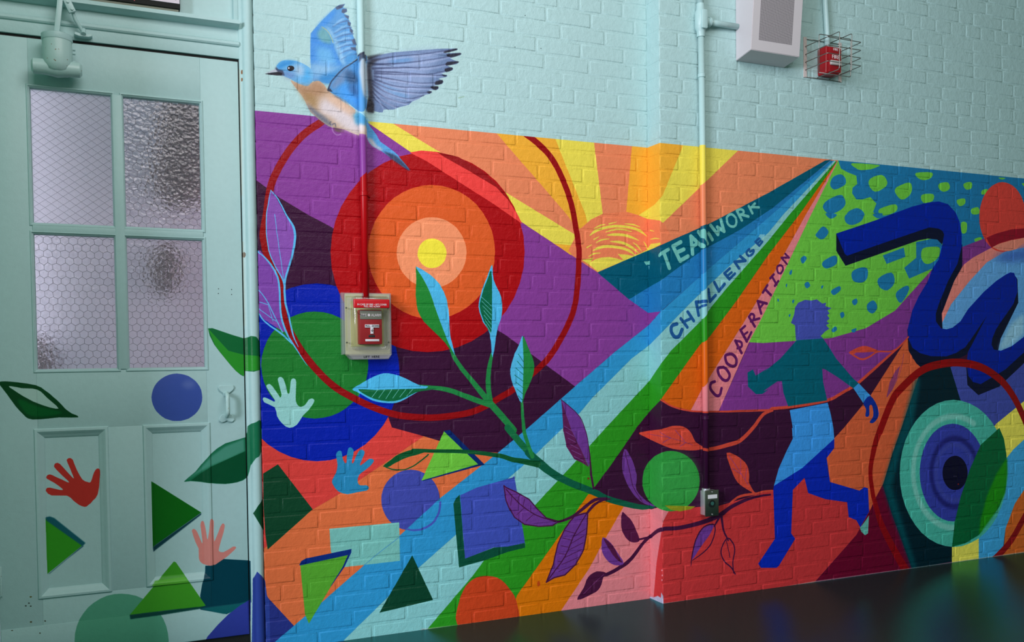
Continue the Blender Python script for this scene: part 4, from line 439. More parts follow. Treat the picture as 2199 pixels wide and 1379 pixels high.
p 170 130 98 12 0.9 0|660,2098 692,2091 717,2089 747,2112 767,2102 790,2084 774,2067 716,2042 696,2052 677,2075
p 152 118 70 15.5 0.7 0|691,2059 731,2063 753,2045 750,2005 725,2020 701,2040
p 216 204 206 15.8 0.95 0|753,2025 781,2053 829,2033 875,2005 893,1978 935,1967 939,1926 892,1930 851,1944 800,1985 765,1992
p 224 186 160 12.3 0.8 0|792,2069 830,2053 863,2036 888,2011 875,2000 824,2022 786,2049
p 88 100 122 8.66 0.8 0|708,2026 730,2013 760,1994 790,1974 810,1948 790,1951 765,1964 740,1984 720,2005
p 96 90 60 5.27 0.8 0|810,1948 835,1940 856,1937 830,1930 815,1933
s 84 88 104 0.874 0.9 0|800,1967,1.7 799,1966,1.7 797,1964,1.7 795,1961,1.7 795,1959,1.7 796,1958,1.7 798,1956,1.7 800,1955,1.7 802,1955,1.7 806,1956,1.7 809,1959,1.7 813,1961,1.7 815,1961,1.7 817,1959,1.7 817,1955,1.7 818,1951,1.7 818,1949,1.7
s 200 180 210 0.876 0.7 0|803,1958,1.2 803,1953,1.2 804,1946,1.2 805,1939,1.2 807,1933,1.2 810,1928,1.2 813,1924,1.2 816,1921,1.2 820,1919,1.2 824,1919,1.2 830,1920,1.2 834,1922,1.2 838,1923,1.2
p 82 166 206 8.9 0.95 0|886,2001 909,2013 943,1986 945,1968 919,1960 893,1968
p 104 126 164 0 1 0|941,2212 957,2224 981,2233 1014,2244 1051,2255 1091,2263 1130,2270 1169,2278 1203,2284 1221,2288 1239,2291 1274,2296 1305,2300 1313,2298 1306,2293 1276,2283 1255,2276 1285,2280 1321,2285 1328,2282 1322,2276 1299,2268 1280,2259 1294,2254 1312,2250 1314,2245 1306,2239 1285,2234 1267,2229 1276,2226 1289,2223 1292,2219 1287,2212 1263,2204 1242,2196 1251,2193 1265,2191 1266,2187 1260,2183 1243,2178 1229,2173 1237,2171 1247,2168 1249,2161 1243,2154 1224,2148 1208,2143 1217,2141 1229,2139 1229,2134 1222,2129 1204,2127 1188,2125 1193,2122 1201,2119 1199,2115 1192,2110 1180,2107 1168,2102 1158,2095 1147,2087 1133,2080 1119,2073 1114,2067 1107,2060 1086,2052 1064,2045 1052,2039 1044,2035 1034,2034 1024,2033 1014,2033 1005,2031 1003,2026 1001,2020 988,2019 974,2021 967,2022 962,2027 955,2040 948,2059 945,2085 945,2114 943,2143 942,2169 939,2193
p 150 168 206 25.7 0.75 0|981,2218 1130,2262 1231,2282 1230,2240 1189,2197 1188,2148 1127,2092 1048,2054 994,2079 972,2136
p 98 150 204 14.6 0.9 0|1031,2224 1110,2245 1130,2232 1074,2214 1031,2207
p 104 160 210 14.6 0.8 0|983,2130 1049,2114 1096,2097 1111,2083 1072,2087 1010,2110
s 66 74 108 1.84 0.8 0|962,2212,4.6 977,2217,3.9 999,2223,3.3 1024,2231,2.7 1051,2238,2 1078,2244,1.9 1108,2250,1.7 1138,2256,1.5 1170,2263,1.4 1206,2272,1.5 1245,2282,1.7 1280,2291,1.9 1305,2297,2
s 176 186 220 2.94 0.55 0|973,2208,0.92 988,2212,1.4 1010,2219,1.8 1036,2226,2.3 1063,2233,2.8 1091,2239,2.8 1121,2246,2.8 1152,2252,2.8 1182,2259,2.8 1212,2267,2.4 1242,2276,2.1 1269,2284,1.7 1288,2289,1.4
s 66 74 108 1.85 0.8 0|965,2198,4.6 988,2201,4 1020,2206,3.3 1056,2212,2.7 1090,2218,2 1120,2225,1.9 1151,2232,1.7 1181,2240,1.5 1210,2247,1.4 1241,2256,1.5 1272,2265,1.7 1300,2274,1.9 1319,2279,2
s 176 186 220 2.96 0.55 0|977,2193,0.92 999,2197,1.4 1031,2201,1.8 1068,2207,2.3 1102,2213,2.8 1133,2220,2.8 1165,2227,2.8 1195,2235,2.8 1222,2243,2.8 1247,2251,2.4 1270,2259,2.1 1289,2267,1.7 1302,2272,1.4
s 66 74 108 1.84 0.8 0|965,2183,4.6 988,2186,4 1021,2191,3.3 1057,2196,2.7 1090,2201,2 1116,2204,1.9 1140,2207,1.7 1164,2210,1.5 1189,2214,1.4 1221,2222,1.5 1256,2232,1.7 1288,2241,1.9 1310,2248,2
s 176 186 220 2.95 0.55 0|976,2178,0.92 999,2182,1.4 1032,2187,1.8 1069,2192,2.3 1101,2196,2.8 1128,2200,2.8 1153,2202,2.8 1178,2205,2.8 1201,2210,2.8 1227,2217,2.4 1254,2226,2.1 1277,2234,1.7 1294,2240,1.4
s 66 74 108 1.84 0.8 0|973,2173,4.6 994,2174,4 1024,2176,3.3 1058,2179,2.7 1089,2180,2 1115,2181,1.9 1140,2182,1.7 1165,2183,1.5 1189,2186,1.4 1216,2193,1.5 1244,2202,1.7 1269,2212,1.9 1287,2218,2
s 176 186 220 2.95 0.55 0|984,2168,0.92 1005,2170,1.4 1036,2172,1.8 1070,2174,2.3 1101,2176,2.8 1128,2177,2.8 1154,2177,2.8 1178,2178,2.8 1201,2181,2.8 1222,2188,2.4 1242,2196,2.1 1259,2205,1.7 1271,2211,1.4
s 66 74 108 1.84 0.8 0|972,2165,4.6 985,2166,3.9 1004,2167,3.3 1026,2169,2.7 1050,2170,2 1077,2173,1.9 1108,2176,1.7 1140,2179,1.5 1169,2182,1.4 1197,2184,1.5 1224,2186,1.7 1247,2188,1.9 1264,2189,2
s 176 186 220 2.94 0.55 0|984,2161,0.92 997,2162,1.4 1015,2163,1.8 1037,2164,2.3 1062,2166,2.8 1090,2168,2.8 1122,2171,2.8 1154,2175,2.8 1181,2177,2.8 1203,2179,2.4 1222,2180,2.1 1237,2181,1.7 1248,2182,1.4
s 66 74 108 1.83 0.8 0|972,2154,4.6 986,2153,3.9 1005,2152,3.3 1027,2151,2.7 1050,2150,2 1073,2149,1.9 1098,2147,1.7 1123,2147,1.5 1148,2147,1.4 1175,2150,1.5 1203,2154,1.7 1228,2159,1.9 1245,2162,2
s 176 186 220 2.94 0.55 0|984,2150,0.92 997,2149,1.4 1016,2148,1.8 1038,2146,2.3 1061,2145,2.8 1085,2144,2.8 1111,2143,2.8 1137,2142,2.8 1160,2143,2.8 1181,2145,2.4 1201,2148,2.1 1217,2152,1.7 1229,2155,1.4
s 66 74 108 1.83 0.8 0|972,2143,4.6 985,2140,3.9 1004,2134,3.3 1027,2129,2.7 1049,2126,2 1073,2125,1.9 1098,2126,1.7 1124,2129,1.5 1148,2130,1.4 1171,2132,1.5 1193,2134,1.7 1213,2136,1.9 1227,2137,2
s 176 186 220 2.94 0.55 0|983,2139,0.92 997,2135,1.4 1016,2129,1.8 1038,2124,2.3 1061,2121,2.8 1085,2120,2.8 1112,2122,2.8 1138,2124,2.8 1160,2126,2.8 1177,2127,2.4 1191,2128,2.1 1202,2129,1.7 1210,2130,1.4
s 66 74 108 1.83 0.8 0|964,2135,4.6 975,2130,3.9 991,2124,3.3 1009,2117,2.7 1029,2112,2 1052,2109,1.9 1078,2108,1.7 1104,2107,1.5 1128,2108,1.4 1149,2109,1.5 1170,2112,1.7 1187,2115,1.9 1199,2117,2
s 176 186 220 2.93 0.55 0|976,2130,0.92 987,2126,1.4 1002,2119,1.8 1021,2112,2.3 1041,2107,2.7 1065,2105,2.7 1092,2103,2.7 1118,2103,2.7 1140,2103,2.7 1155,2104,2.4 1167,2106,2.1 1176,2108,1.7 1183,2110,1.4
s 66 74 108 1.82 0.8 0|964,2124,4.6 975,2118,3.9 992,2109,3.3 1010,2100,2.6 1029,2094,2 1048,2089,1.8 1069,2085,1.7 1089,2083,1.5 1107,2083,1.4 1125,2086,1.5 1142,2092,1.7 1157,2098,1.8 1168,2102,2
s 176 186 220 2.92 0.55 0|975,2119,0.91 987,2113,1.4 1003,2105,1.8 1022,2096,2.3 1041,2089,2.7 1061,2084,2.7 1082,2080,2.7 1103,2078,2.7 1119,2078,2.7 1131,2081,2.4 1140,2086,2.1 1147,2091,1.7 1151,2095,1.4
s 66 74 108 1.82 0.8 0|960,2112,4.5 968,2106,3.9 980,2097,3.3 995,2088,2.6 1010,2080,2 1026,2075,1.8 1045,2070,1.7 1064,2067,1.5 1080,2065,1.4 1092,2065,1.5 1102,2068,1.7 1110,2070,1.8 1115,2072,2
s 176 186 220 2.91 0.55 0|971,2108,0.91 980,2101,1.4 992,2093,1.8 1006,2083,2.3 1021,2076,2.7 1039,2070,2.7 1059,2066,2.7 1078,2062,2.7 1091,2060,2.7 1098,2060,2.4 1100,2062,2 1099,2064,1.7 1099,2065,1.4
s 66 74 108 1.81 0.8 0|956,2101,4.5 963,2094,3.9 972,2085,3.3 983,2076,2.6 994,2068,2 1005,2062,1.8 1018,2057,1.7 1030,2053,1.5 1040,2050,1.4 1048,2048,1.5 1055,2047,1.7 1060,2047,1.8 1064,2047,2
s 176 186 220 2.9 0.55 0|967,2096,0.91 974,2090,1.4 983,2081,1.8 994,2071,2.3 1005,2063,2.7 1018,2057,2.7 1031,2052,2.7 1043,2048,2.7 1052,2045,2.7 1054,2043,2.4 1053,2041,2 1050,2040,1.7 1048,2040,1.4
s 66 74 108 1.8 0.8 0|954,2089,3.6 958,2085,3.3 963,2078,2.9 970,2070,2.6 978,2062,2.2 989,2055,2 1003,2046,1.8 1015,2039,1.6 1024,2033,1.3
s 176 186 220 2.88 0.55 0|965,2085,0.9 970,2080,1.4 976,2073,1.8 984,2065,2.3 990,2058,2.7 995,2049,2.4 1001,2040,2 1005,2032,1.7 1009,2027,1.4
p 34 34 46 1.89 0.9 0|1255,2283 1280,2292 1305,2300 1312,2300 1307,2294 1283,2285 1259,2277 1251,2278
p 34 34 46 1.89 0.9 0|1263,2272 1291,2279 1322,2285 1328,2283 1321,2277 1304,2269 1284,2263 1268,2265
p 34 34 46 1.89 0.9 0|1267,2243 1291,2248 1313,2251 1318,2249 1310,2244 1286,2234 1263,2228 1259,2234
p 34 34 46 1.89 0.9 0|1256,2215 1271,2221 1287,2224 1291,2220 1287,2214 1275,2207 1262,2203 1256,2207
p 34 34 46 1.87 0.9 0|1217,2161 1232,2167 1246,2170 1249,2164 1244,2156 1230,2150 1217,2148 1213,2153
p 34 34 46 1.87 0.9 0|1196,2139 1213,2143 1229,2143 1228,2136 1220,2129 1212,2128 1204,2131 1197,2135
p 34 34 46 1.88 0.9 0|1242,2190 1253,2191 1264,2191 1262,2187 1256,2184 1247,2187
p 34 34 46 1.86 0.9 0|1180,2117 1190,2120 1201,2121 1198,2116 1192,2111 1184,2113
p 48 48 60 7.16 0.9 0|940,2195 962,2216 996,2226 973,2206 956,2186 961,2149 964,2105 967,2046 966,2015 943,2014 934,2028 948,2074 941,2132
p 36 36 44 2.69 0.9 0|934,2028 948,2074 959,2060 967,2046 965,2014 953,2017 943,2016
p 34 36 48 3.59 0.8 0|941,2225 981,2237 1012,2247 981,2229 950,2211
p 76 146 206 0 1 0|791,2083 794,2099 806,2118 824,2140 844,2162 863,2178 882,2192 899,2205 914,2216 931,2227 943,2228 943,2204 940,2169 941,2133 943,2096 941,2055 937,2021 930,2007 920,2005 910,2010 898,2021 878,2035 857,2050 838,2060 820,2068 802,2075
p 116 136 168 10.5 0.8 0|798,2091 825,2138 859,2171 882,2185 859,2149 858,2123 820,2090
p 54 80 112 10.6 0.8 0|857,2160 885,2167 904,2143 907,2121 873,2114 862,2124
p 50 90 140 8.85 0.7 0|865,2110 896,2116 906,2084 898,2065 869,2084
p 66 156 236 14.1 0.7 0|824,2094 865,2117 872,2081 913,2063 917,2027 898,2036 850,2060
s 40 46 66 1.06 0.95 0|791,2083,2.8 793,2089,2.6 796,2097,2.3 800,2107,2 806,2118,1.8 814,2128,1.8 824,2140,1.8 834,2152,1.8 844,2162,1.8 853,2171,1.8 863,2178,1.8 873,2185,1.8 882,2192,1.8 891,2199,1.9 899,2205,2 907,2211,2.1 914,2216,2.2 921,2220,2.5 927,2223,2.9 932,2226,3.2 935,2228,3.5
p 40 44 60 1.74 0.9 0|788,2079 798,2091 809,2078 794,2078
p 60 80 120 3.51 0.6 0|805,2074 827,2065 857,2050 875,2034 857,2043 820,2061
p 190 198 204 5.35 0.9 0|920,2204 941,2206 943,2133 940,2073 932,2058 923,2094 915,2155
p 60 64 80 3.56 0.85 0|916,2222 939,2230 941,2208 925,2204 914,2188
s 200 226 240 0.89 0.8 0|898,2021,1.2 901,2018,1.2 906,2014,1.2 911,2009,1.2 916,2004,1.2 922,2000,1.2 928,1995,1.2 933,1991,1.2 937,1988,1.2
p 86 158 214 0 1 0|937,1984 940,1980 946,1967 961,1950 976,1932 982,1920 991,1907 1018,1891 1045,1874 1058,1863 1068,1850 1091,1826 1107,1807 1097,1809 1076,1820 1053,1835 1029,1851 1009,1863 991,1874 972,1882 956,1890 946,1901 939,1914 938,1930 938,1947 937,1969
p 206 196 200 5.4 0.9 0|938,1918 957,1916 976,1891 1002,1878 991,1874 956,1890
p 56 62 90 4.57 0.9 0|998,1874 1045,1863 1072,1843 1108,1807 1099,1806 1044,1837
p 72 150 204 5.35 0.8 0|910,1997 939,1984 942,1959 931,1954 912,1967
p 12 70 34 0 1 2|-315,1015 -309,1016 -301,1016 -288,1015 -264,1012 -235,1007 -210,1001 -194,993 -184,984 -173,975 -162,964 -151,953 -141,942 -132,931 -123,919 -113,910 -103,902 -92,897 -85,893 -83,890 -84,888 -90,888 -103,888 -121,889 -142,890 -169,888 -198,886 -222,886 -235,890 -242,895 -249,904 -260,917 -271,932 -280,947 -288,960 -295,972 -302,983 -309,994 -315,1003 -319,1010 -320,1013 -319,1014
p 10 110 46 4.43 0.6 2|-262,956 -247,951 -226,939 -202,928 -176,921 -149,914 -133,908 -135,903 -149,899 -166,897 -185,895 -208,895 -226,898 -239,905 -247,915 -253,925 -260,937 -265,950
p 172 206 196 0 1 2|-289,1000 -281,999 -267,996 -252,992 -236,991 -220,990 -206,986 -195,979 -187,970 -178,959 -164,945 -149,930 -143,920 -152,920 -170,925 -188,932 -204,939 -220,947 -234,956 -248,965 -260,974 -270,982 -280,990 -288,996
p 64 88 170 0 1 2|321,945 320,931 316,918 311,906 304,895 295,885 284,877 273,870 260,866 247,863 234,863 220,864 208,868 195,873 184,881 175,890 166,900 160,911 155,924 152,937 151,950 153,963 156,975 161,987 168,998 177,1008 187,1016 199,1023 211,1028 224,1031 237,1032 251,1030 263,1027 276,1022 287,1014 297,1006 306,995 313,984 318,971 320,958
p 110 128 190 9.71 0.5 2|298,991 297,989 296,987 295,984 293,983 291,981 288,979 285,978 282,977 279,977 275,977 272,977 268,978 265,979 262,980 260,982 258,983 256,985 255,988 254,990 254,992 254,995 255,997 256,999 258,1001 260,1003 263,1004 266,1005 269,1006 272,1007 276,1007 279,1006 283,1006 286,1005 289,1004 291,1002 294,1000 295,998 297,996 297,994
p 18 104 54 0 1 2|346,1192 361,1193 389,1183 431,1168 470,1156 484,1160 492,1164 510,1161 525,1144 528,1092 526,1041 498,1034 470,1037 467,1025 467,1017 456,1023 440,1037 422,1058 403,1083 384,1108 366,1134 351,1167
p 44 146 44 0 1 2|346,1192 415,1111 469,1096 524,1090 526,1039 472,1037 467,1018 440,1037 403,1083 369,1131
p 26 112 76 0 1 2|253,644 268,657 293,677 317,706 342,736 368,758 397,775 435,785 468,794 474,814 475,834 488,845 503,850 516,857 525,849 524,798 523,740 512,724 500,718 491,706 483,691 478,668 471,646 456,636 437,631 417,628 394,627 365,630 335,635 303,640 276,644 258,643
p 90 160 140 4.96 0.75 2|261,648 309,687 342,727 397,764 463,789 464,743 401,716 341,694
p 10 80 48 0 1 2|277,647 341,691 401,716 467,743 471,646 437,631 394,628 335,636
p 196 52 44 0 1 2|-188,640 -189,645 -187,649 -184,652 -176,652 -161,647 -146,642 -138,641 -137,644 -147,654 -162,667 -175,676 -185,683 -187,688 -185,692 -181,696 -175,697 -168,694 -157,687 -139,677 -123,667 -117,665 -120,671 -138,691 -156,713 -162,722 -162,726 -160,731 -157,734 -151,735 -144,731 -134,718 -123,703 -113,690 -105,680 -102,679 -104,686 -112,710 -121,735 -123,743 -121,746 -117,749 -113,749 -109,748 -104,743 -99,726 -92,706 -84,688 -76,673 -67,666 -59,663 -54,661 -50,663 -46,673 -43,684 -39,695 -34,704 -29,708 -24,708 -21,705 -20,699 -20,688 -22,672 -24,645 -29,619 -36,606 -44,599 -51,590 -59,584 -65,579 -71,578 -79,581 -88,586 -97,594 -106,603 -114,613 -125,621 -149,623 -172,625 -183,632
p 16 104 22 0 1 2|144,653 310,528 144,419
p 20 64 74 0.808 1 2|144,419 310,527 309,520 146,402
p 56 156 34 0 1 2|-192,549 -81,446 -191,359
p 24 96 108 0.752 1 2|-192,552 -179,554 -165,547 -71,453 -81,443 -189,540
p 24 80 100 0.604 1 2|-81,445 -77,443 -130,403 -185,358 -188,358
p 222 136 126 0 1 2|276,465 280,471 286,470 291,465 296,455 303,436 309,419 311,415 312,423 309,452 306,482 308,493 310,496 314,498 318,494 322,474 325,453 327,434 329,430 334,461 338,497 341,505 344,504 347,502 351,496 351,480 350,462 350,443 351,428 351,421 354,425 364,448 374,474 380,483 384,484 387,482 389,476 388,468 385,453 376,425 368,398 366,388 367,384 373,380 383,379 400,387 416,396 424,396 427,393 427,390 422,384 409,373 394,361 382,353 372,346 363,340 353,336 338,335 323,337 312,341 305,347 300,355 298,365 298,382 298,399 293,410 288,422 281,445
p 6 66 82 0 1 2|319,335 353,336 383,354 476,339 476,186 389,151 298,179 299,230 306,268 318,312
p 16 100 104 0.835 0.9 2|298,182 352,184 434,185 467,191 411,156 379,153
p 52 64 160 0 1 2|320,77 356,115 395,150 439,179 474,195 470,13 301,37
p 86 160 130 0 1 2|189,81 186,55 180,30 170,7 157,-14 140,-31 121,-46 100,-56 78,-63 55,-65 31,-64 7,-58 -15,-48 -37,-35 -56,-18 -73,1 -88,23 -99,46 -107,71 -112,97 -113,122 -111,148 -105,172 -96,194 -83,214 -68,232 -50,246 -30,257 -8,265 15,268 38,267 62,262 85,254 107,241 127,225 145,206 161,184 173,160 182,134 187,107
p 66 156 36 0 1 2|213,360 220,356 317,191 277,184 209,190 63,189
p 96 180 56 0.805 0.9 2|149,300 248,303 264,279 136,282
p 8 66 60 0.805 1 2|63,189 209,190 315,189 298,182 167,176 65,174
p 14 76 44 0 1 0|487,516 504,543 521,562 524,565 525,453 523,449
p 46 66 150 0 1 0|481,220 482,272 496,302 513,283 525,264 531,207 539,189 539,21 474,24
p 130 84 44 0 1 2|483,2117 483,2115 483,2114 483,2113 483,2112 483,2111 482,2110 482,2109 481,2108 480,2108 480,2109 479,2109 479,2110 479,2111 478,2112 478,2113 478,2115 478,2116 478,2117 478,2119 479,2120 479,2121 479,2122 479,2123 480,2124 481,2124 481,2125 482,2124 483,2123 483,2122 483,2121 483,2120 483,2119 483,2118
p 132 90 50 0 1 2|483,2090 483,2089 483,2088 483,2087 482,2086 482,2085 482,2084 481,2084 481,2083 480,2083 479,2083 479,2084 478,2084 478,2085 478,2086 478,2087 478,2088 478,2089 478,2090 478,2091 478,2092 478,2093 479,2094 479,2095 480,2096 481,2096 482,2096 482,2095 482,2094 483,2094 483,2093 483,2092 483,2091
p 104 90 70 0 1 2|481,1459 481,1457 481,1456 480,1454 480,1453 479,1452 479,1451 478,1450 477,1449 476,1449 475,1449 474,1449 473,1450 473,1451 472,1452 471,1453 471,1454 471,1456 471,1457 471,1459 471,1460 471,1462 471,1463 472,1465 472,1466 473,1467 474,1468 475,1469 476,1469 477,1469 478,1469 478,1468 479,1467 480,1466 480,1465 481,1464 481,1462 481,1461
p 44 44 30 0 1 2|-241,257 -241,256 -242,256 -242,255 -243,255 -244,255 -244,256 -245,256 -246,257 -246,258 -245,259 -244,259 -243,259 -242,259 -241,259 -241,258 -241,257
p 40 40 32 0 1 2|-246,268 -246,267 -247,267 -248,266 -249,266 -249,267 -250,267 -251,268 -251,269 -250,270 -249,270 -248,270 -247,270 -247,269 -246,269 -246,268
p 46 44 34 0 1 2|-255,260 -255,259 -256,259 -256,258 -257,258 -258,258 -259,258 -259,259 -260,259 -260,260 -261,260 -261,261 -260,261 -259,262 -258,262 -257,262 -256,261 -255,260
p 110 104 50 0 1 2|-239,288 -240,287 -241,287 -241,286 -242,286 -243,286 -244,287 -245,287 -245,288 -246,288 -246,289 -246,290 -245,290 -245,291 -244,291 -243,291 -242,291 -241,291 -240,291 -240,290 -239,290 -239,289
p 90 80 44 0 1 2|-241,203 -241,202 -242,201 -243,201 -244,201 -245,201 -246,202 -247,202 -247,203 -247,204 -247,205 -247,206 -246,206 -245,206 -244,206 -243,206 -242,206 -241,205 -241,204
p 80 80 56 0 1 2|-297,182 -298,182 -298,181 -299,181 -300,181 -301,181 -302,181 -302,182 -303,182 -304,183 -304,184 -303,184 -302,184 -301,184 -300,184 -299,184 -298,184 -298,183 -297,183 -297,182
p 70 70 50 0 1 2|-215,163 -215,162 -216,162 -216,161 -217,161 -218,161 -219,161 -219,162 -220,162 -220,163 -220,164 -219,164 -219,165 -218,165 -217,165 -217,164 -216,164 -215,163
p 70 76 60 0 1 2|-199,201 -199,200 -199,199 -200,199 -201,199 -202,199 -203,200 -203,201 -204,201 -204,202 -203,203 -202,204 -201,204 -200,203 -199,203 -199,202 -199,201
p 40 40 40 0 1 2|-17,1071 -17,1070 -17,1069 -18,1069 -19,1069 -19,1070 -20,1070 -20,1071 -20,1072 -19,1072 -18,1072 -17,1072 -17,1071
s 196 190 166 1.32 0.7 2|473,2127,1.5 474,2044,1.5 474,1876,1.5 472,1675,1.5
s 196 190 166 1.34 0.6 2|473,1506,1.2 473,1303,1.2 473,1201,1.2
p 190 60 24 1.64 0.8 1|1648,126 1648,124 1648,122 1647,120 1647,119 1646,118 1645,116 1644,116 1643,115 1642,115 1641,115 1640,115 1639,115 1638,116 1637,117 1636,119 1636,120 1635,122 1635,123 1635,125 1635,127 1635,129 1635,131 1635,132 1636,134 1637,135 1637,136 1638,137 1639,138 1640,138 1642,138 1643,138 1644,137 1645,136 1646,135 1646,134 1647,133 1648,131 1648,129 1648,127
p 120 60 30 0 1 1|1888,552 1888,551 1888,550 1887,550 1887,549 1886,549 1886,548 1885,548 1884,548 1883,548 1882,548 1881,548 1880,548 1879,549 1878,550 1877,551 1877,552 1877,553 1877,554 1878,555 1879,556 1880,557 1881,557 1882,557 1883,557 1884,557 1885,556 1886,556 1886,555 1887,555 1887,554 1888,553
p 150 30 30 0 1 1|4073,399 4072,398 4072,397 4071,396 4070,396 4069,395 4068,395 4067,395 4066,396 4065,396 4064,397 4063,398 4063,399 4063,400 4063,401 4064,401 4064,402 4065,402 4066,402 4067,403 4068,403 4068,402 4069,402 4070,402 4071,401 4072,401 4072,400 4072,399
p 90 80 110 0 1 1|4042,441 4041,441 4041,440 4040,440 4039,440 4038,439 4038,440 4037,440 4036,440 4035,440 4034,440 4034,441 4034,442 4034,443 4035,443 4036,443 4037,443 4038,443 4039,443 4040,443 4041,442 4042,441
p 90 80 110 0 1 1|4055,440 4054,439 4053,439 4052,439 4051,439 4050,439 4049,439 4048,439 4048,440 4047,440 4047,441 4047,442 4048,442 4049,442 4050,442 4051,442 4052,442 4053,442 4054,442 4054,441 4055,441
p 90 110 110 0 1 0|1611,2472 1611,2471 1610,2471 1610,2470 1609,2469 1608,2469 1607,2469 1606,2470 1606,2471 1606,2472 1607,2472 1607,2473 1608,2473 1609,2473 1610,2473 1610,2472 1611,2472
p 90 110 110 0 1 0|1681,2346 1681,2345 1680,2345 1680,2344 1679,2344 1678,2344 1677,2344 1677,2345 1676,2345 1676,2346 1676,2347 1677,2347 1677,2348 1678,2348 1679,2348 1680,2348 1681,2348 1681,2347
p 90 110 110 0 1 0|1563,2338 1563,2337 1563,2336 1562,2336 1561,2335 1560,2335 1559,2335 1559,2336 1558,2337 1559,2338 1559,2339 1560,2339 1561,2339 1562,2339 1563,2339 1563,2338
s 140 170 140 1.14 1 0|1313,2107,1.3 1337,2115,1.3"""
U0, U1, ZT, PPM = -.50, 4.90, 2.80, 1000
W, H = int((U1-U0)*PPM), int(ZT*PPM)
MINTC = np.array((174,207,206),np.float32)/255
buf = np.empty((H,W,3),np.float32); buf[:] = MINTC
def blur(a, r):
    r = max(1,int(round(r)))
    for ax in (0,1):
        for _ in range(2):
            c = np.cumsum(np.concatenate([np.zeros_like(np.take(a,[0],ax)),a],ax),ax)
            n = a.shape[ax]; i = np.arange(n); hi = np.minimum(i+r+1,n); lo = np.maximum(i-r,0)
            a = (np.take(c,hi,ax)-np.take(c,lo,ax))/(2*r+1)
    return a
def lay(mask, r0, c0, col, fe, al, clip):
    if fe > .3: mask = blur(mask, fe*.7)
    h,w = mask.shape
    if clip == 1:
        k = int(1.9815*PPM)-r0
        if k < h: mask[max(k,0):] = 0
        k = int((.5233-U0)*PPM)-c0
        if k > 0: mask[:, :min(k,w)] = 0
    elif clip == 2:
        k = int((.5240-U0)*PPM)-c0
        if k < w: mask[:, max(k,0):] = 0
    a0,a1,b0,b1 = max(r0,0),min(r0+h,H),max(c0,0),min(c0+w,W)
    if a1<=a0 or b1<=b0: return
    mk = (mask[a0-r0:a1-r0, b0-c0:b1-c0]*al)[...,None]
    v = buf[a0:a1,b0:b1]; v += (col-v)*mk
def paint(line):
    hd, pt = line.split('|'); hd = hd.split(); col = np.array([float(x) for x in hd[1:4]],np.float32)/255
    fe, al, clip = float(hd[4])*PPM/1000, float(hd[5]), int(hd[6])
    p = np.array([[float(x) for x in q.split(',')] for q in pt.split()],np.float32)
    x = (p[:,0]/1000-U0)*PPM; y = p[:,1]/1000*PPM
    pad = int(fe*2.5)+3+(int(p[:,2].max()*PPM/1000)+1 if hd[0]=='s' else 0)
    c0,c1 = int(max(x.min()-pad,-pad)), int(min(x.max()+pad,W+pad)); r0,r1 = int(max(y.min()-pad,-pad)), int(min(y.max()+pad,H+pad))
    h,w = r1-r0, c1-c0
    if h<=0 or w<=0: return
    x = x-c0; y = y-r0
    if hd[0]=='p':
        SS = 2                                     # two sub-rows per texel row soften the edge
        d = np.zeros((h*SS,w*SS+1),np.int16); X=x*SS; Y=y*SS
        for i in range(len(X)):
            xa,ya,xb,yb = X[i-1],Y[i-1],X[i],Y[i]
            if ya==yb: continue
            if ya>yb: xa,ya,xb,yb = xb,yb,xa,ya
            q0,q1 = max(int(math.ceil(ya-.5)),0), min(int(math.ceil(yb-.5)),h*SS)
            if q1<=q0: continue
            rr = np.arange(q0,q1); cc = xa+(rr+.5-ya)*(xb-xa)/(yb-ya)
            np.add.at(d,(rr,np.clip(np.ceil(cc-.5).astype(int),0,w*SS)),1)
        mk = (np.cumsum(d,1)[:,:-1]&1).astype(np.float32)
        mk = mk.reshape(h,SS,w,SS).mean((1,3))
    else:
        mk = np.zeros((h,w),np.float32); R = p[:,2]*PPM/1000
        for i in range(len(x)-1):
            ra,rb = R[i],R[i+1]; rm = max(ra,rb)+2
            a0,a1 = max(int(min(y[i],y[i+1])-rm),0), min(int(max(y[i],y[i+1])+rm)+1,h); b0,b1 = max(int(min(x[i],x[i+1])-rm),0), min(int(max(x[i],x[i+1])+rm)+1,w)
            if a1<=a0 or b1<=b0: continue
            gy,gx = np.mgrid[a0:a1,b0:b1]; dx,dy = x[i+1]-x[i],y[i+1]-y[i]; L = dx*dx+dy*dy+1e-6
            t = np.clip(((gx+.5-x[i])*dx+(gy+.5-y[i])*dy)/L,0,1)
            q = np.hypot(gx+.5-x[i]-t*dx, gy+.5-y[i]-t*dy)
            s = mk[a0:a1,b0:b1]; np.maximum(s,np.clip(ra+(rb-ra)*t-q+.5,0,1),out=s)
    lay(mk,r0,c0,col,fe,al,clip)
for ln in MURAL.strip().split('\n'): paint(ln)
img = bpy.data.images.new('mural_paint',W,H,alpha=False,float_buffer=False)
px = np.ones((H,W,4),np.float32); px[...,:3] = np.clip(buf,0,1); del buf
img.pixels.foreach_set(px.ravel()); img.update(); img.pack(); del px

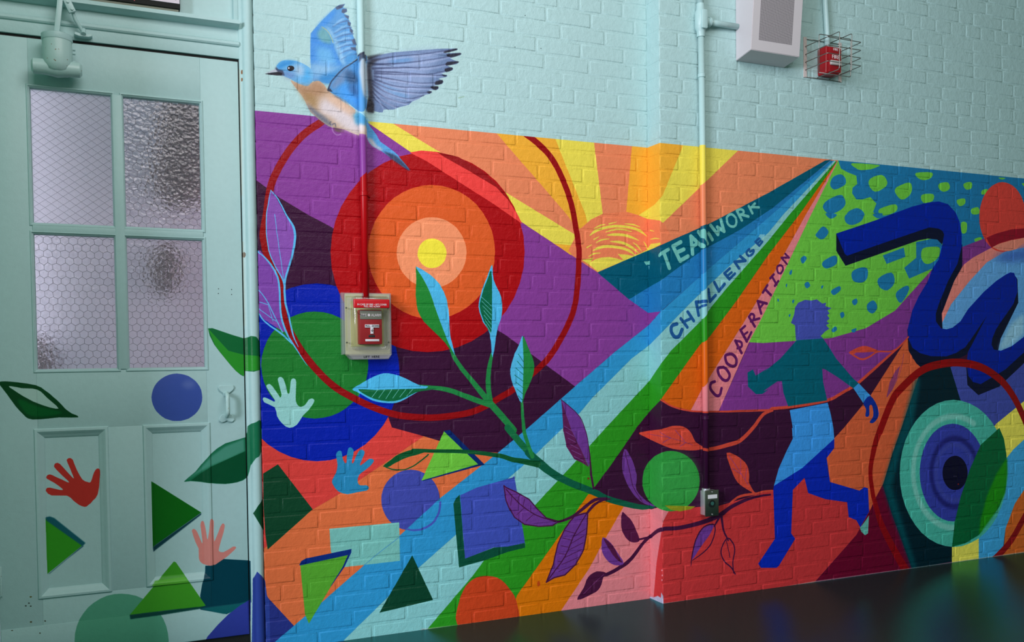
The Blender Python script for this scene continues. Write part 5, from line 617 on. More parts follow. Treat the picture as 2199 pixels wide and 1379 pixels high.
# ------------------------------------------------------------------ materials
def s2l(c): return tuple((v/255/12.92 if v/255<=.04045 else ((v/255+.055)/1.055)**2.4) for v in c)+(1,)
class N:
    def __init__(s,name):
        s.m = bpy.data.materials.new(name); s.m.use_nodes=True; s.t=s.m.node_tree; s.b=s.t.nodes['Principled BSDF']
    def n(s,ty,**kw):
        q = s.t.nodes.new(ty)
        for k,v in kw.items():
            if k in q.inputs.keys() if isinstance(k,str) else False: q.inputs[k].default_value=v
            else: setattr(q,k,v)
        return q
    def l(s,a,b): s.t.links.new(a,b)
    def math(s,op,a,b=None,c=None,clamp=False):
        q = s.t.nodes.new('ShaderNodeMath'); q.operation=op; q.use_clamp=clamp
        for i,v in enumerate((a,b,c)):
            if v is None: continue
            if isinstance(v,(int,float)): q.inputs[i].default_value=v
            else: s.l(v,q.inputs[i])
        return q.outputs[0]
    def noise(s,scale,detail=3,rough=.5,vec=None):
        q = s.t.nodes.new('ShaderNodeTexNoise'); q.inputs['Scale'].default_value=scale; q.inputs['Detail'].default_value=detail; q.inputs['Roughness'].default_value=rough
        if vec is not None: s.l(vec,q.inputs['Vector'])
        return q.outputs[0]
    def bump(s,h,strength,dist,prev=None):
        q = s.t.nodes.new('ShaderNodeBump'); q.inputs['Strength'].default_value=strength; q.inputs['Distance'].default_value=dist; s.l(h,q.inputs['Height'])
        if prev is not None: s.l(prev,q.inputs['Normal'])
        return q.outputs[0]
def pos(m):
    g = m.n('ShaderNodeNewGeometry'); sp = m.n('ShaderNodeSeparateXYZ'); m.l(g.outputs['Position'],sp.inputs[0]); return g,sp
def painted(name, mode, off=0, rough=.42, lumps=.5):
    m = N(name); g,sp = pos(m)
    x,y,z = sp.outputs
    if mode=='wall': u = m.math('ADD',x,m.math('MINIMUM',m.math('MAXIMUM',m.math('MULTIPLY',y,-1),0),.0964))
    else: u = m.math('ADD',x,off)
    u = m.math('MULTIPLY',m.math('SUBTRACT',u,U0),1/(U1-U0)); v = m.math('MULTIPLY',z,1/ZT)
    cb = m.n('ShaderNodeCombineXYZ'); m.l(u,cb.inputs[0]); m.l(v,cb.inputs[1])
    im = m.n('ShaderNodeTexImage'); im.image=img; im.extension='EXTEND'; m.l(cb.outputs[0],im.inputs[0])
    P = g.outputs['Position']
    hv = m.n('ShaderNodeHueSaturation'); m.l(im.outputs[0],hv.inputs['Color'])
    m.l(m.math('ADD',m.math('MULTIPLY',m.math('ADD',m.noise(5,4,.6,P),m.noise(60,2,.5,P)),.075),.925),hv.inputs['Value'])
    m.l(hv.outputs[0],m.b.inputs['Base Color'])
    m.b.inputs['Roughness'].default_value=rough; m.b.inputs['Specular IOR Level'].default_value=.17
    if lumps:
        n1 = m.bump(m.noise(38,4,.6,P),lumps*.55,.006); n2 = m.bump(m.noise(260,2,.5,P),lumps*.5,.0012,n1)
        m.l(n2,m.b.inputs['Normal'])
    return m.m
def plain(name,col,rough=.5,metal=0,bump=None,spec=.4,var=.06,nscale=30):
    m = N(name); g,sp = pos(m); P=g.outputs['Position']
    hv = m.n('ShaderNodeHueSaturation'); hv.inputs['Color'].default_value=s2l(col)
    m.l(m.math('ADD',m.math('MULTIPLY',m.noise(nscale,3,.6,P),var*2),1-var),hv.inputs['Value']); m.l(hv.outputs[0],m.b.inputs['Base Color'])
    m.b.inputs['Roughness'].default_value=rough; m.b.inputs['Metallic'].default_value=metal; m.b.inputs['Specular IOR Level'].default_value=spec
    if bump: m.l(m.bump(m.noise(bump[0],3,.6,P),bump[1],bump[2]),m.b.inputs['Normal'])
    return m.m
M = {}
M['brick'] = painted('painted_brick','wall',lumps=1.0)
M['wood'] = painted('painted_wood','flat',rough=.36,lumps=.28)
M['pipe_left'] = painted('painted_pipe_left','flat',off=.012,rough=.33,lumps=0)
M['pipe_right'] = painted('painted_pipe_right','flat',off=.0964+.018,rough=.33,lumps=0)
M['mint'] = plain('mint_paint',(174,207,206),.36,bump=(60,.25,.003),var=.04)
def chipped():
    m = N('chipped_mint_paint'); g,sp = pos(m); P=g.outputs['Position']
    r = m.n('ShaderNodeValToRGB'); r.color_ramp.elements[0].position=.675; r.color_ramp.elements[1].position=.70
    r.color_ramp.elements[0].color=s2l((174,207,203)); r.color_ramp.elements[1].color=s2l((122,92,52))
    m.l(m.noise(75,3,.55,P),r.inputs[0]); m.l(r.outputs[0],m.b.inputs['Base Color']); m.b.inputs['Roughness'].default_value=.38
    m.l(m.bump(m.noise(60,3,.6,P),.3,.003),m.b.inputs['Normal']); return m.m
M['chipped'] = chipped()
M['bounce_mint'] = plain('bounce_mint_paint',(150,214,184),.5,var=.02)  # greener mint, so the added left wall tints its bounce
M['white'] = plain('white_enamel',(206,200,203),.45,var=.02)
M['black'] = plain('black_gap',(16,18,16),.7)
M['grey'] = plain('olive_grey_metal',(120,124,108),.5)
M['steel'] = plain('brushed_steel',(150,152,142),.34,1.0,bump=(400,.15,.0006))
M['galv'] = plain('galvanised_steel',(196,192,198),.42,.6,bump=(90,.2,.001),var=.12)
M['wire'] = plain('chromed_wire',(150,150,146),.3,.85)
M['darkwire'] = plain('dark_wire',(92,90,96),.5,.5)
M['red'] = plain('red_plastic',(190,20,30),.35,var=.03)
M['darkred'] = plain('dark_red_enamel',(154,18,28),.4,var=.05)
M['label_white'] = plain('white_label',(230,228,230),.5,var=.02)
M['ink_black'] = plain('black_ink',(24,24,26),.6)
M['ink_white'] = plain('white_ink',(225,215,215),.6)
M['backplate'] = plain('yellowed_backplate',(208,212,142),.6,var=.10,nscale=14)
M['sign_white'] = plain('pinkish_white_sign_face',(236,224,236),.4,var=.02)
M['rust'] = plain('rust_spotted_white_strip',(206,194,190),.5,var=.35,nscale=70)
M['smoke'] = plain('dark_brown_grey',(116,108,110),.8,var=.2,nscale=12)
M['corridor'] = plain('lavender_corridor_paint',(214,208,220),.7,var=.02)
M['lens'] = plain('grey_clear_lens',(190,184,180),.2)
M['socket'] = plain('black_rubber',(20,26,26),.5)
M['contact'] = plain('green_brass_contacts',(70,130,120),.35,.5)
def floor_mat():
    m = N('dark_polished_floor'); g,sp = pos(m); P=g.outputs['Position']; out=m.t.nodes['Material Output']
    mp = m.n('ShaderNodeMapping'); m.l(P,mp.inputs[0]); mp.inputs['Scale'].default_value=(1,6,1)
    r = m.n('ShaderNodeValToRGB'); r.color_ramp.elements[0].position=.36; r.color_ramp.elements[1].position=.70
    r.color_ramp.elements[0].color=s2l((36,40,38)); r.color_ramp.elements[1].color=s2l((60,63,60))
    m.l(m.noise(60,6,.75,mp.outputs[0]),r.inputs[0])
    df = m.n('ShaderNodeBsdfDiffuse'); m.l(r.outputs[0],df.inputs[0])
    gl = m.n('ShaderNodeBsdfGlossy'); gl.inputs[0].default_value=(.22,.86,.86,1)           # teal put into the gloss colour, so reflections lose red
    m.l(m.math('ADD',m.math('MULTIPLY',m.noise(9,3,.6,P),.10),.12),gl.inputs['Roughness'])
    nb = m.bump(m.noise(140,3,.6,mp.outputs[0]),.14,.002); m.l(nb,gl.inputs['Normal'])
    fr = m.n('ShaderNodeFresnel'); fr.inputs[0].default_value=1.62; mx = m.n('ShaderNodeMixShader')
    m.l(fr.outputs[0],mx.inputs[0]); m.l(df.outputs[0],mx.inputs[1]); m.l(gl.outputs[0],mx.inputs[2]); m.l(mx.outputs[0],out.inputs[0]); m.t.nodes.remove(m.b)
    return m.m
M['floor'] = floor_mat()
def glass(name,kind):
    m = N(name); g,sp = pos(m); P=g.outputs['Position']; b=m.b
    b.inputs['Base Color'].default_value=(.90,.87,.92,1); b.inputs['Transmission Weight'].default_value=1; b.inputs['IOR'].default_value=1.46
    b.inputs['Roughness'].default_value={'fine':.45,'hammer':.20}[kind]
    if kind=='fine': m.l(m.bump(m.noise(420,2,.5,P),.5,.002),b.inputs['Normal'])
    else:
        v = m.n('ShaderNodeTexVoronoi'); v.inputs['Scale'].default_value=85; m.l(P,v.inputs['Vector'])
        n1 = m.bump(v.outputs['Distance'],.24,.008); m.l(m.bump(m.noise(45,2,.5,P),.26,.01,n1),b.inputs['Normal'])
    return m.m
M['glass_fine'] = glass('obscure_wired_glass','fine'); M['glass_hammer'] = glass('hammered_wired_glass','hammer')
def clear_plastic():
    m = N('clear_plastic'); out = m.t.nodes['Material Output']
    tr = m.n('ShaderNodeBsdfTransparent'); tr.inputs[0].default_value=(.93,.93,.94,1); gl = m.n('ShaderNodeBsdfGlossy'); gl.inputs['Roughness'].default_value=.12; gl.inputs[0].default_value=(.9,.9,.95,1)
    fr = m.n('ShaderNodeLayerWeight'); fr.inputs['Blend'].default_value=.35; mx = m.n('ShaderNodeMixShader')
    m.l(m.math('ADD',m.math('MULTIPLY',m.math('POWER',fr.outputs['Facing'],3),.7),.07),mx.inputs[0]); m.l(tr.outputs[0],mx.inputs[1]); m.l(gl.outputs[0],mx.inputs[2]); m.l(mx.outputs[0],out.inputs[0]); m.t.nodes.remove(m.b)
    return m.m
M['clear'] = clear_plastic()
def rimplastic():
    m = N('clear_plastic_rim'); out = m.t.nodes['Material Output']
    tr = m.n('ShaderNodeBsdfTransparent'); tr.inputs[0].default_value=(.90,.90,.91,1); mx = m.n('ShaderNodeMixShader'); mx.inputs[0].default_value=.36
    m.b.inputs['Base Color'].default_value=(.50,.48,.50,1); m.b.inputs['Roughness'].default_value=.25
    m.l(tr.outputs[0],mx.inputs[1]); m.l(m.b.outputs[0],mx.inputs[2]); m.l(mx.outputs[0],out.inputs[0]); return m.m
M['rim'] = rimplastic()
def grille_mat():
    m = N('perforated_grille'); g,sp = pos(m); x,y,z = sp.outputs
    k=2*math.pi/.0064
    a = m.math('MULTIPLY',m.math('SINE',m.math('MULTIPLY',m.math('ADD',x,z),k*.72)),m.math('SINE',m.math('MULTIPLY',m.math('SUBTRACT',x,z),k*.72)))
    r = m.n('ShaderNodeValToRGB'); r.color_ramp.elements[0].position=.30; r.color_ramp.elements[1].position=.62
    r.color_ramp.elements[0].color=s2l((196,188,192)); r.color_ramp.elements[1].color=s2l((96,93,97))
    m.l(m.math('MULTIPLY_ADD',a,.5,.5),r.inputs[0]); m.l(r.outputs[0],m.b.inputs['Base Color']); m.b.inputs['Roughness'].default_value=.5
    return m.m
M['grille'] = grille_mat()

# ------------------------------------------------------------------ helpers
def link(name, me, mat=None, parent=None, smooth=False, kind=None):
    o = bpy.data.objects.new(name,me); C.objects.link(o)
    if mat is not None: me.materials.append(M[mat] if isinstance(mat,str) else mat)
    if parent is not None: o.parent=parent
    if kind: o['kind']=kind
    if smooth:
        for p in me.polygons: p.use_smooth=True
    return o
def obj(name,bm,mat,parent=None,smooth=False,kind=None,auto=None):
    bmesh.ops.recalc_face_normals(bm,faces=bm.faces)
    me = bpy.data.meshes.new(name); bm.to_mesh(me); bm.free()
    if auto: smooth=True; 
    o = link(name,me,mat,parent,smooth,kind)
    if auto and hasattr(me,'set_sharp_from_angle'): me.set_sharp_from_angle(angle=math.radians(auto))
    return o
def thing(name,label,cat,loc=(0,0,0),group=None):
    o = bpy.data.objects.new(name,None); C.objects.link(o); o.location=loc; o.empty_display_size=.05
    o['label']=label; o['category']=cat
    if group: o['group']=group
    return o
def fix(o,root):                                    # parts are modelled in world space, then hung on their thing
    o.matrix_parent_inverse = root.matrix_basis.inverted(); return o
def box(bm,x0,x1,y0,y1,z0,z1,bev=0,seg=2):
    b = bmesh.new(); bmesh.ops.create_cube(b,size=1)
    for v in b.verts: v.co=Vector((x0+(v.co.x+.5)*(x1-x0),y0+(v.co.y+.5)*(y1-y0),z0+(v.co.z+.5)*(z1-z0)))
    if bev: bmesh.ops.bevel(b,geom=list(b.edges),offset=bev,segments=seg,profile=.5,affect='EDGES')
    t = bpy.data.meshes.new('t'); b.to_mesh(t); b.free(); bm.from_mesh(t); bpy.data.meshes.remove(t); return bm
def tube(bm,pts,r,n=12,cap=True):
    pts=[Vector(p) for p in pts]; rs = r if isinstance(r,(list,tuple)) else [r]*len(pts); rings=[]; ref=None
    for i,p in enumerate(pts):
        d = ((pts[min(i+1,len(pts)-1)]-p).normalized()+(p-pts[max(i-1,0)]).normalized()).normalized()
        if ref is None: ref = d.orthogonal().normalized()
        ref = (ref-d*ref.dot(d)).normalized(); b=d.cross(ref)
        rings.append([bm.verts.new(p+(ref*math.cos(2*math.pi*k/n)+b*math.sin(2*math.pi*k/n))*rs[i]) for k in range(n)])
    for a,b in zip(rings,rings[1:]):
        for k in range(n): bm.faces.new((a[k],a[(k+1)%n],b[(k+1)%n],b[k]))
    if cap:
        bm.faces.new(rings[0][::-1]); bm.faces.new(rings[-1])
    return bm
def arc(pts,r,n=4):                                 # round the inner corners of a wire path
    P=[Vector(p) for p in pts]; out=[P[0]]
    for i in range(1,len(P)-1):
        a=(P[i-1]-P[i]).normalized(); b=(P[i+1]-P[i]).normalized()
        s,e=P[i]+a*r,P[i]+b*r
        for k in range(n+1):
            t=k/n; out.append(s*(1-t)**2+P[i]*2*t*(1-t)+e*t*t)
    return out+[P[-1]]
def prism(bm,pts,y0,y1,bev=0):                      # outline in x,z pushed through y
    b=bmesh.new(); vs_=[b.verts.new((x,y0,z)) for x,z in pts]; f=b.faces.new(vs_)
    r=bmesh.ops.extrude_face_region(b,geom=[f]); 
    for v in r['geom']:
        if isinstance(v,bmesh.types.BMVert): v.co.y=y1
    if bev: bmesh.ops.bevel(b,geom=list(b.edges),offset=bev,segments=1,affect='EDGES')
    t=bpy.data.meshes.new('t'); b.to_mesh(t); b.free(); bm.from_mesh(t); bpy.data.meshes.remove(t); return bm
def ringframe(bm,x0,x1,z0,z1,prof):                 # mitred moulding round a rectangle; prof = (inset, y)
    rings=[]
    for i,y in prof: rings.append([bm.verts.new(c) for c in ((x0+i,y,z0+i),(x1-i,y,z0+i),(x1-i,y,z1-i),(x0+i,y,z1-i))])
    for a,b in zip(rings,rings[1:]):
        for k in range(4): bm.faces.new((a[k],a[(k+1)%4],b[(k+1)%4],b[k]))
    return bm
def profile(bm,pts,axis,a0,a1):                     # cross-section swept straight along x or z
    A=[];B=[]
    for p,q in pts:
        if axis=='z': A.append(bm.verts.new((p,q,a0)));B.append(bm.verts.new((p,q,a1)))
        else: A.append(bm.verts.new((a0,p,q)));B.append(bm.verts.new((a1,p,q)))
    n=len(A)
    for k in range(n): bm.faces.new((A[k],A[(k+1)%n],B[(k+1)%n],B[k]))
    bm.faces.new(A[::-1]); bm.faces.new(B); return bm
def text(name,body,mat,parent,x,y,z,size,align='CENTER',ext=.0006,rot=0,sx=1):
    cu=bpy.data.curves.new('t','FONT'); cu.body=body; cu.size=size; cu.align_x=align; cu.align_y='CENTER'; cu.extrude=ext; cu.resolution_u=3
    t=bpy.data.objects.new('t',cu); C.objects.link(t); bpy.context.view_layer.update()
    me=bpy.data.meshes.new_from_object(t.evaluated_get(bpy.context.evaluated_depsgraph_get())); bpy.data.objects.remove(t); bpy.data.curves.remove(cu)
    me.transform(Matrix.Translation((x,y,z))@Matrix.Rotation(math.pi/2,4,'X')@Matrix.Diagonal((sx,1,1,1)).to_4x4())
    me.name=name; o=link(name,me,mat,parent); 
    return fix(o,parent) if parent else o

# ------------------------------------------------------------------ floor and walls
XL, XR, DP = .5233, 2.1895, .0964
fl = box(bmesh.new(),-2.2,5.4,-4.6,.0,-.05,0); box(fl,-.45,.55,.0,.6,-.05,0)
floor = obj('floor',fl,'floor',kind='structure')

def brick_mesh(L,hh,depth,seed):
    r=random.Random(seed); bm=bmesh.new(); x=L/2; z=hh/2
    prm=[(-x,-z),(-x*.3,-z),(x*.35,-z),(x,-z),(x,0),(x,z),(x*.3,z),(-x*.35,z),(-x,z),(-x,0)]
    j=lambda s: r.uniform(-s,s)
    q=[(a+j(.0007),b+j(.0007)) for a,b in prm]
    rings=[[bm.verts.new((a,depth,b)) for a,b in q],[bm.verts.new((a,.0034+j(.0005),b)) for a,b in q],[bm.verts.new((a*(1-.0018/x),.0013+j(.0004),b*(1-.0018/z))) for a,b in q],[bm.verts.new((a*(1-.0058/x),.0001+abs(j(.0004)),b*(1-.0058/z))) for a,b in q]]
    n=len(q)
    for A,B in zip(rings,rings[1:]):
        for k in range(n): bm.faces.new((A[k],A[(k+1)%n],B[(k+1)%n],B[k]))
    bm.faces.new(rings[-1]); bmesh.ops.recalc_face_normals(bm,faces=bm.faces)
    me=bpy.data.meshes.new('brick'); bm.to_mesh(me); bm.free(); me.materials.append(M['brick'])
    for i,p in enumerate(me.polygons): p.use_smooth = len(p.vertices)<8 and i>=n
    return me
PITCH=.2080; JT=.0052
def make_wall(name,x0,x1,yf,z0,course,ztop,bonds,dep_first,seed):
    r=random.Random(seed); hh=course-.0072
    strs=[brick_mesh(PITCH-JT,hh,.02,seed*50+i) for i in range(7)]; heads=[brick_mesh(PITCH/2-JT,hh,.02,seed*50+20+i) for i in range(5)]
    cs=[brick_mesh(PITCH-JT,hh,dep_first,seed*50+30+i) for i in range(3)]; ch=[brick_mesh(PITCH/2-JT,hh,dep_first,seed*50+40+i) for i in range(3)]
    lst=[]; k=0; z=z0
    while z<ztop:
        header = (k%6==bonds)
        p = PITCH/2 if header else PITCH
        offx = [0,.5][k%2]*PITCH + r.uniform(-.018,.018) + ([0,.11,.05][k%3] if yf==0 else 0)
        if header: offx=.25*PITCH+r.uniform(-.01,.01)
        edges=[x0]; x=x0+(offx%p if offx%p>.05 else offx%p+p*.5)
        while x<x1-.045:
            edges.append(x); x+= p*(.5 if (not header and r.random()<.06) else 1)+r.uniform(-.004,.004)
        edges.append(x1)
        for i,(a,b) in enumerate(zip(edges,edges[1:])):
            w=b-a
            first=(i==0 and dep_first>.03)
            jl = 0 if i==0 else JT/2; jr = 0 if (i==len(edges)-2 and x1<3) else JT/2
            A,B=a+jl,b-jr; long=(B-A)>PITCH*.66
            me=r.choice((cs if long else ch) if first else (strs if long else heads)); base=(PITCH-JT) if long else (PITCH/2-JT)
            lst.append((me,(A+B)/2,z+course/2+r.uniform(-.0012,.0012),(B-A)/base,0 if first else r.uniform(0,.0014)))
        z+=course; k+=1
    bm=bmesh.new()
    if yf==0: box(bm,x0+.001,x1+.06,.0024,.16,0,ztop)
    else: box(bm,x0+.0006,x1+.02,yf+.0024,.16,0,ztop)
    w=obj(name,bm,'brick',kind='structure')
    def sz(t):                                      # how large a brick shows in the photograph
        v=Vector((t[1],yf,t[2]))-cam.location; xx,zz,dd=v.dot(rt),v.dot(up),v.dot(fw); ix=1099.5+1975.9*xx/dd; iy=824.7-1975.9*zz/dd
        return (0 if (-40<ix<2240 and -40<iy<1419) else 1, (v.length**2)/t[3])
    lst.sort(key=sz)
    for i,(me,x,zc,sx,dy) in enumerate(lst[:300]):
        o=bpy.data.objects.new('brick',me); C.objects.link(o); o.parent=w; o.location=(x,yf+dy,zc); o.scale=(sx,1,1); o.rotation_euler=(0,r.uniform(-.006,.006),r.uniform(-.004,.004))
    if len(lst)>300:
        bm=bmesh.new()
        for (me,x,zc,sx,dy) in lst[300:]:
            n0=len(bm.verts); bm.from_mesh(me); bm.verts.ensure_lookup_table()
            for v in bm.verts[n0:]: v.co=Vector((v.co.x*sx+x,v.co.y+yf+dy,v.co.z+zc))
        o=obj('brickwork',bm,'brick',w); o['kind']='stuff'
        for p in o.data.polygons: p.use_smooth=len(p.vertices)<8 and abs(p.normal.y)>.05
    print(name,len(lst),'bricks')
    return w
wall_back = make_wall('wall_back',XL,XR,0,-.0174,.0651,2.78,3,.02,1)
wall_right = make_wall('wall_right',XR,4.75,-DP,-.0400,.0658,3.10,5,DP,2)
shade_wall_left = obj('shade_wall_left',box(bmesh.new(),-.60,-.50,-.75,.16,0,2.8),'bounce_mint',kind='structure')  # unseen wall stub, added to shade the door's left and bounce green
wall_corridor = obj('wall_corridor',box(bmesh.new(),-1.6,1.9,.55,.65,0,2.9),'corridor',kind='structure')

# ------------------------------------------------------------------ door frame
def jamb(xin,xout):
    s=1 if xout>xin else -1; w=abs(xout-xin); pts=[(xin,.14),(xin,.012),(xin+s*.008,.009)]
    for k in range(9):
        a=math.pi*(k/8); pts.append((xin+s*(w*.60-math.cos(a)*w*.36),.006-math.sin(a)*.016))
    pts+= [(xout,.008),(xout,.14)]
    return profile(bmesh.new(),pts,'z',.006,2.78)
trim_1=obj('trim_1',jamb(.4725,XL-.0015),'wood',kind='structure',auto=40)
trim_2=obj('trim_2',jamb(-.345,-.42),'wood',kind='structure',auto=40)
bm=profile(bmesh.new(),[(.14,2.165),(.016,2.165),(.014,2.172),(.014,2.205),(.008,2.207),(.004,2.212),(.004,2.220),(.012,2.226),(.016,2.236),(.016,2.268),(-.002,2.270),(-.016,2.274),(-.024,2.277),(-.024,2.290),(.02,2.292),(.14,2.292)],'x',-.345,.4725)
trim_3=obj('trim_3',bm,'wood',kind='structure',auto=30)
bm=box(bmesh.new(),-.345,.4725,.030,.05,2.292,2.78); box(bm,.456,.4725,.012,.05,2.292,2.78,.002)
trim_4=obj('trim_4',bm,'wood',kind='structure',auto=40)
bm=box(bmesh.new(),-.35,.478,-.012,.115,0,.026,.006); box(bm,-.35,.478,.05,.10,.02,.075)
trim_5=obj('trim_5',bm,'black',kind='structure',auto=40)

bm=box(bmesh.new(),-.345,.4725,.026,.05,2.1535,2.1655); box(bm,.4680,.4730,.027,.05,.03,2.16); box(bm,-.345,.4725,.03,.06,.03,.069)  # black strips set into the door gaps, standing in for their shade
gap_shade=obj('gap_shade',bm,'black',kind='structure')

# ------------------------------------------------------------------ door
door=bpy.data.objects.new('door_1',None); C.objects.link(door); door.location=(.0655,.02,.067); door['kind']='structure'
door['label']='mint painted door with four wired glass panes and two lower panels'
bpy.context.view_layer.update()
def dpart(name,bm,mat='wood',auto=40,parent=None):
    o=obj(name,bm,mat,parent or door,auto=auto); return fix(o,door)
Y0,Y1=.02,.064
for x0,x1 in ((-.335,-.207),(.337,.4685)): dpart('stile',box(bmesh.new(),x0,x1,Y0,Y1,.067,2.155,.0012))
for z0,z1 in ((1.995,2.155),(.852,1.050),(.067,.281)): dpart('rail',box(bmesh.new(),-.207,.337,Y0,Y1,z0,z1,.0008))
dpart('mullion',box(bmesh.new(),.008,.121,Y0,Y1,.281,.852,.0008))
dpart('muntin',box(bmesh.new(),.0465,.0785,Y0-.004,Y1,1.050,1.995,.003)); dpart('muntin',box(bmesh.new(),-.207,.337,Y0-.003,Y1-.002,1.512,1.540,.003))
PANES=[(-.203,.0425,1.546,1.991,'glass_fine','diamond'),(.083,.3325,1.546,1.991,'glass_hammer','hex'),(-.203,.0425,1.054,1.506,'glass_fine2','hex'),(.083,.3325,1.054,1.506,'glass_hammer','hex')]
M['glass_fine2']=glass('lightly_hammered_wired_glass','hammer')
def clipseg(a,b,x0,x1,z0,z1):
    t0,t1=0,1; dx,dz=b[0]-a[0],b[1]-a[1]
    for p,q in ((-dx,a[0]-x0),(dx,x1-a[0]),(-dz,a[1]-z0),(dz,z1-a[1])):
        if p==0:
            if q<0: return None
        else:
            t=q/p
            if p<0: t0=max(t0,t)
            else: t1=min(t1,t)
    return None if t0>=t1 else ((a[0]+dx*t0,a[1]+dz*t0),(a[0]+dx*t1,a[1]+dz*t1))
for (x0,x1,z0,z1,gm,kind) in PANES:
    dpart('glazing_moulding',ringframe(bmesh.new(),x0-.010,x1+.010,z0-.010,z1+.010,[(-.003,.0200),(0,.0165),(.003,.0165),(.004,.0195),(.008,.0225),(.0105,.031),(.0105,.040)]),auto=25)
    pane=dpart('pane',box(bmesh.new(),x0-.002,x1+.002,.0345,.0400,z0-.002,z1+.002),gm)
    segs=[]
    if kind=='diamond':
        p=.0205
        for s in (1,-1):
            for i in range(-40,80):
                c=i*.0262
                a=(x0-1,z0+c-s*.72*1); b=(x0+1,z0+c+s*.72*1); segs.append((a,b))
    else:
        w=.0262; h=w/math.sqrt(3); ry=1.5*h
        for j in range(-1,int((z1-z0)/ry)+2):
            for i in range(-1,int((x1-x0)/w)+2):
                cx=x0+(i+.5*(j%2))*w; cz=z0+j*ry+.004
                v=[(cx+h*math.sin(k*math.pi/3),cz+h*math.cos(k*math.pi/3)) for k in range(6)]
                segs+= [(v[0],v[1]),(v[1],v[2]),(v[5],v[0])]
    bm=bmesh.new()
    for a,b in segs:
        q=clipseg(a,b,x0+.001,x1-.001,z0+.001,z1-.001)
        if q:
            yy=.0340
            wob=lambda p:(p[0]+.0012*math.sin(p[1]*130+p[0]*60),yy,p[1]+.0012*math.sin(p[0]*150+p[1]*40))
            tube(bm,[wob(q[0]),wob(q[1])],.0006 if kind=='hex' else .0004,3,False)
    obj('wire_mesh',bm,'darkwire',pane)
for (x0,x1,z0,z1) in ((-.2165,.006,.281,.8505),(.123,.342,.284,.850)):
    dpart('panel_moulding',ringframe(bmesh.new(),x0,x1,z0,z1,[(-.004,.0202),(-.001,.0150),(.006,.0140),(.010,.0165),(.014,.0205),(.022,.0245),(.028,.0300),(.029,.0330)]),auto=25)
    dpart('panel',box(bmesh.new(),x0+.02,x1-.02,.0315,.045,z0+.02,z1-.02))
dpart('kick_plate',box(bmesh.new(),-.333,.4645,.0182,.021,.069,.187,.0008))
def hinge(z):
    bm=tube(bmesh.new(),[(-.3385,.013,z),(-.3385,.013,z+.10)],.0085,10); box(bm,-.336,-.326,.0165,.021,z,z+.10,.001)
    for k in (1,2,3,4): tube(bm,[(-.3385,.013,z+.02*k-.0008),(-.3385,.013,z+.02*k+.0008)],.0092,10)
    return dpart('hinge',bm,'chipped')
for z in (.30,1.10,1.86): hinge(z)
# pull handle: two winged plates and a bowed grip
bm=bmesh.new(); hx=.4035
prism(bm,[(hx+p,q) for p,q in ((-.025,.986),(.025,.986),(.029,.977),(.024,.967),(.011,.957),(.008,.945),(-.008,.945),(-.011,.957),(-.024,.967),(-.029,.977))],.0125,.0205,.0022)
prism(bm,[(hx+p,q) for p,q in ((-.017,.882),(.017,.882),(.026,.870),(.028,.859),(.019,.851),(.007,.853),(0,.858),(-.007,.853),(-.019,.851),(-.028,.859),(-.026,.870))],.0125,.0205,.0022)
hd=dpart('door_handle',bm,'mint',30)
o=obj('grip',tube(bmesh.new(),arc([(.4035,.016,.958),(.4035,-.022,.950),(.4035,-.024,.884),(.4035,.016,.874)],.014,5),.0075,12),'chipped',hd,auto=50)
# screws on the door face
for x,z in ((.385,1.335),(.384,1.318),(.4305,1.333),(.4302,1.315)):
    dpart('screw_hole',tube(bmesh.new(),[(x,.0194,z),(x,.0202,z)],.0017,8),'black')

# ------------------------------------------------------------------ door closer
cl=thing('door_closer','mint painted hydraulic door closer with rust spots above the upper left pane','door closer',(-.116,.02,2.02))
bpy.context.view_layer.update()
def cpart(name,bm,mat='mint',auto=40): return fix(obj(name,bm,mat,cl,auto=auto),cl)
bm=tube(bmesh.new(),[(-.116,-.038,2.030),(-.116,-.038,2.040),(-.116,-.038,2.060),(-.116,-.038,2.095),(-.116,-.038,2.142)],[.020,.036,.044,.045,.045],28)
tube(bm,[(-.194,-.038,2.049),(-.188,-.038,2.049),(-.150,-.038,2.049),(-.116,-.038,2.050),(-.082,-.038,2.049),(-.050,-.038,2.049),(-.043,-.038,2.049)],[.016,.0245,.0255,.032,.0255,.0245,.016],24)
box(bm,-.150,-.082,-.02,.020,2.035,2.135,.006)
cpart('body',bm,'chipped')
bm=tube(bmesh.new(),[(-.116,-.038,2.136),(-.116,-.038,2.140),(-.116,-.038,2.155),(-.116,-.038,2.158)],[.046,.0475,.0475,.042],28); cpart('cap',bm)
cpart('collar',tube(bmesh.new(),[(-.116,-.038,2.157),(-.116,-.038,2.163)],[.017,.015],16),'rust')
bm=bmesh.new()
for z in (2.105,2.118,2.075): tube(bm,[(-.070,-.030,z),(-.062,-.030,z)],.005,8)
cpart('valve_screw',bm)
bm=bmesh.new(); box(bm,-.0085,.0085,-.008,.008,0,.19,.002)
mt=Matrix.Translation((-.116,-.046,2.160))@Matrix.Rotation(math.radians(6.5),4,'Y')@Matrix.Rotation(math.radians(-3),4,'X')
bm.transform(mt); cpart('main_arm',bm)
cpart('forearm',tube(bmesh.new(),[(-.088,-.045,2.330),(-.074,-.034,2.262),(-.060,-.02,2.222),(-.036,-.006,2.184)],[.0055,.0055,.006,.006],12))
bm=box(bmesh.new(),-.012,.012,-.007,.007,-.028,.028,.004); bm.transform(Matrix.Translation((-.078,-.038,2.262))@Matrix.Rotation(math.radians(-24),4,'Y')); tube(bm,[(-.080,-.050,2.268),(-.080,-.026,2.268)],.004,8); tube(bm,[(-.068,-.050,2.246),(-.068,-.026,2.246)],.004,8)
cpart('adjusting_clevis',bm)
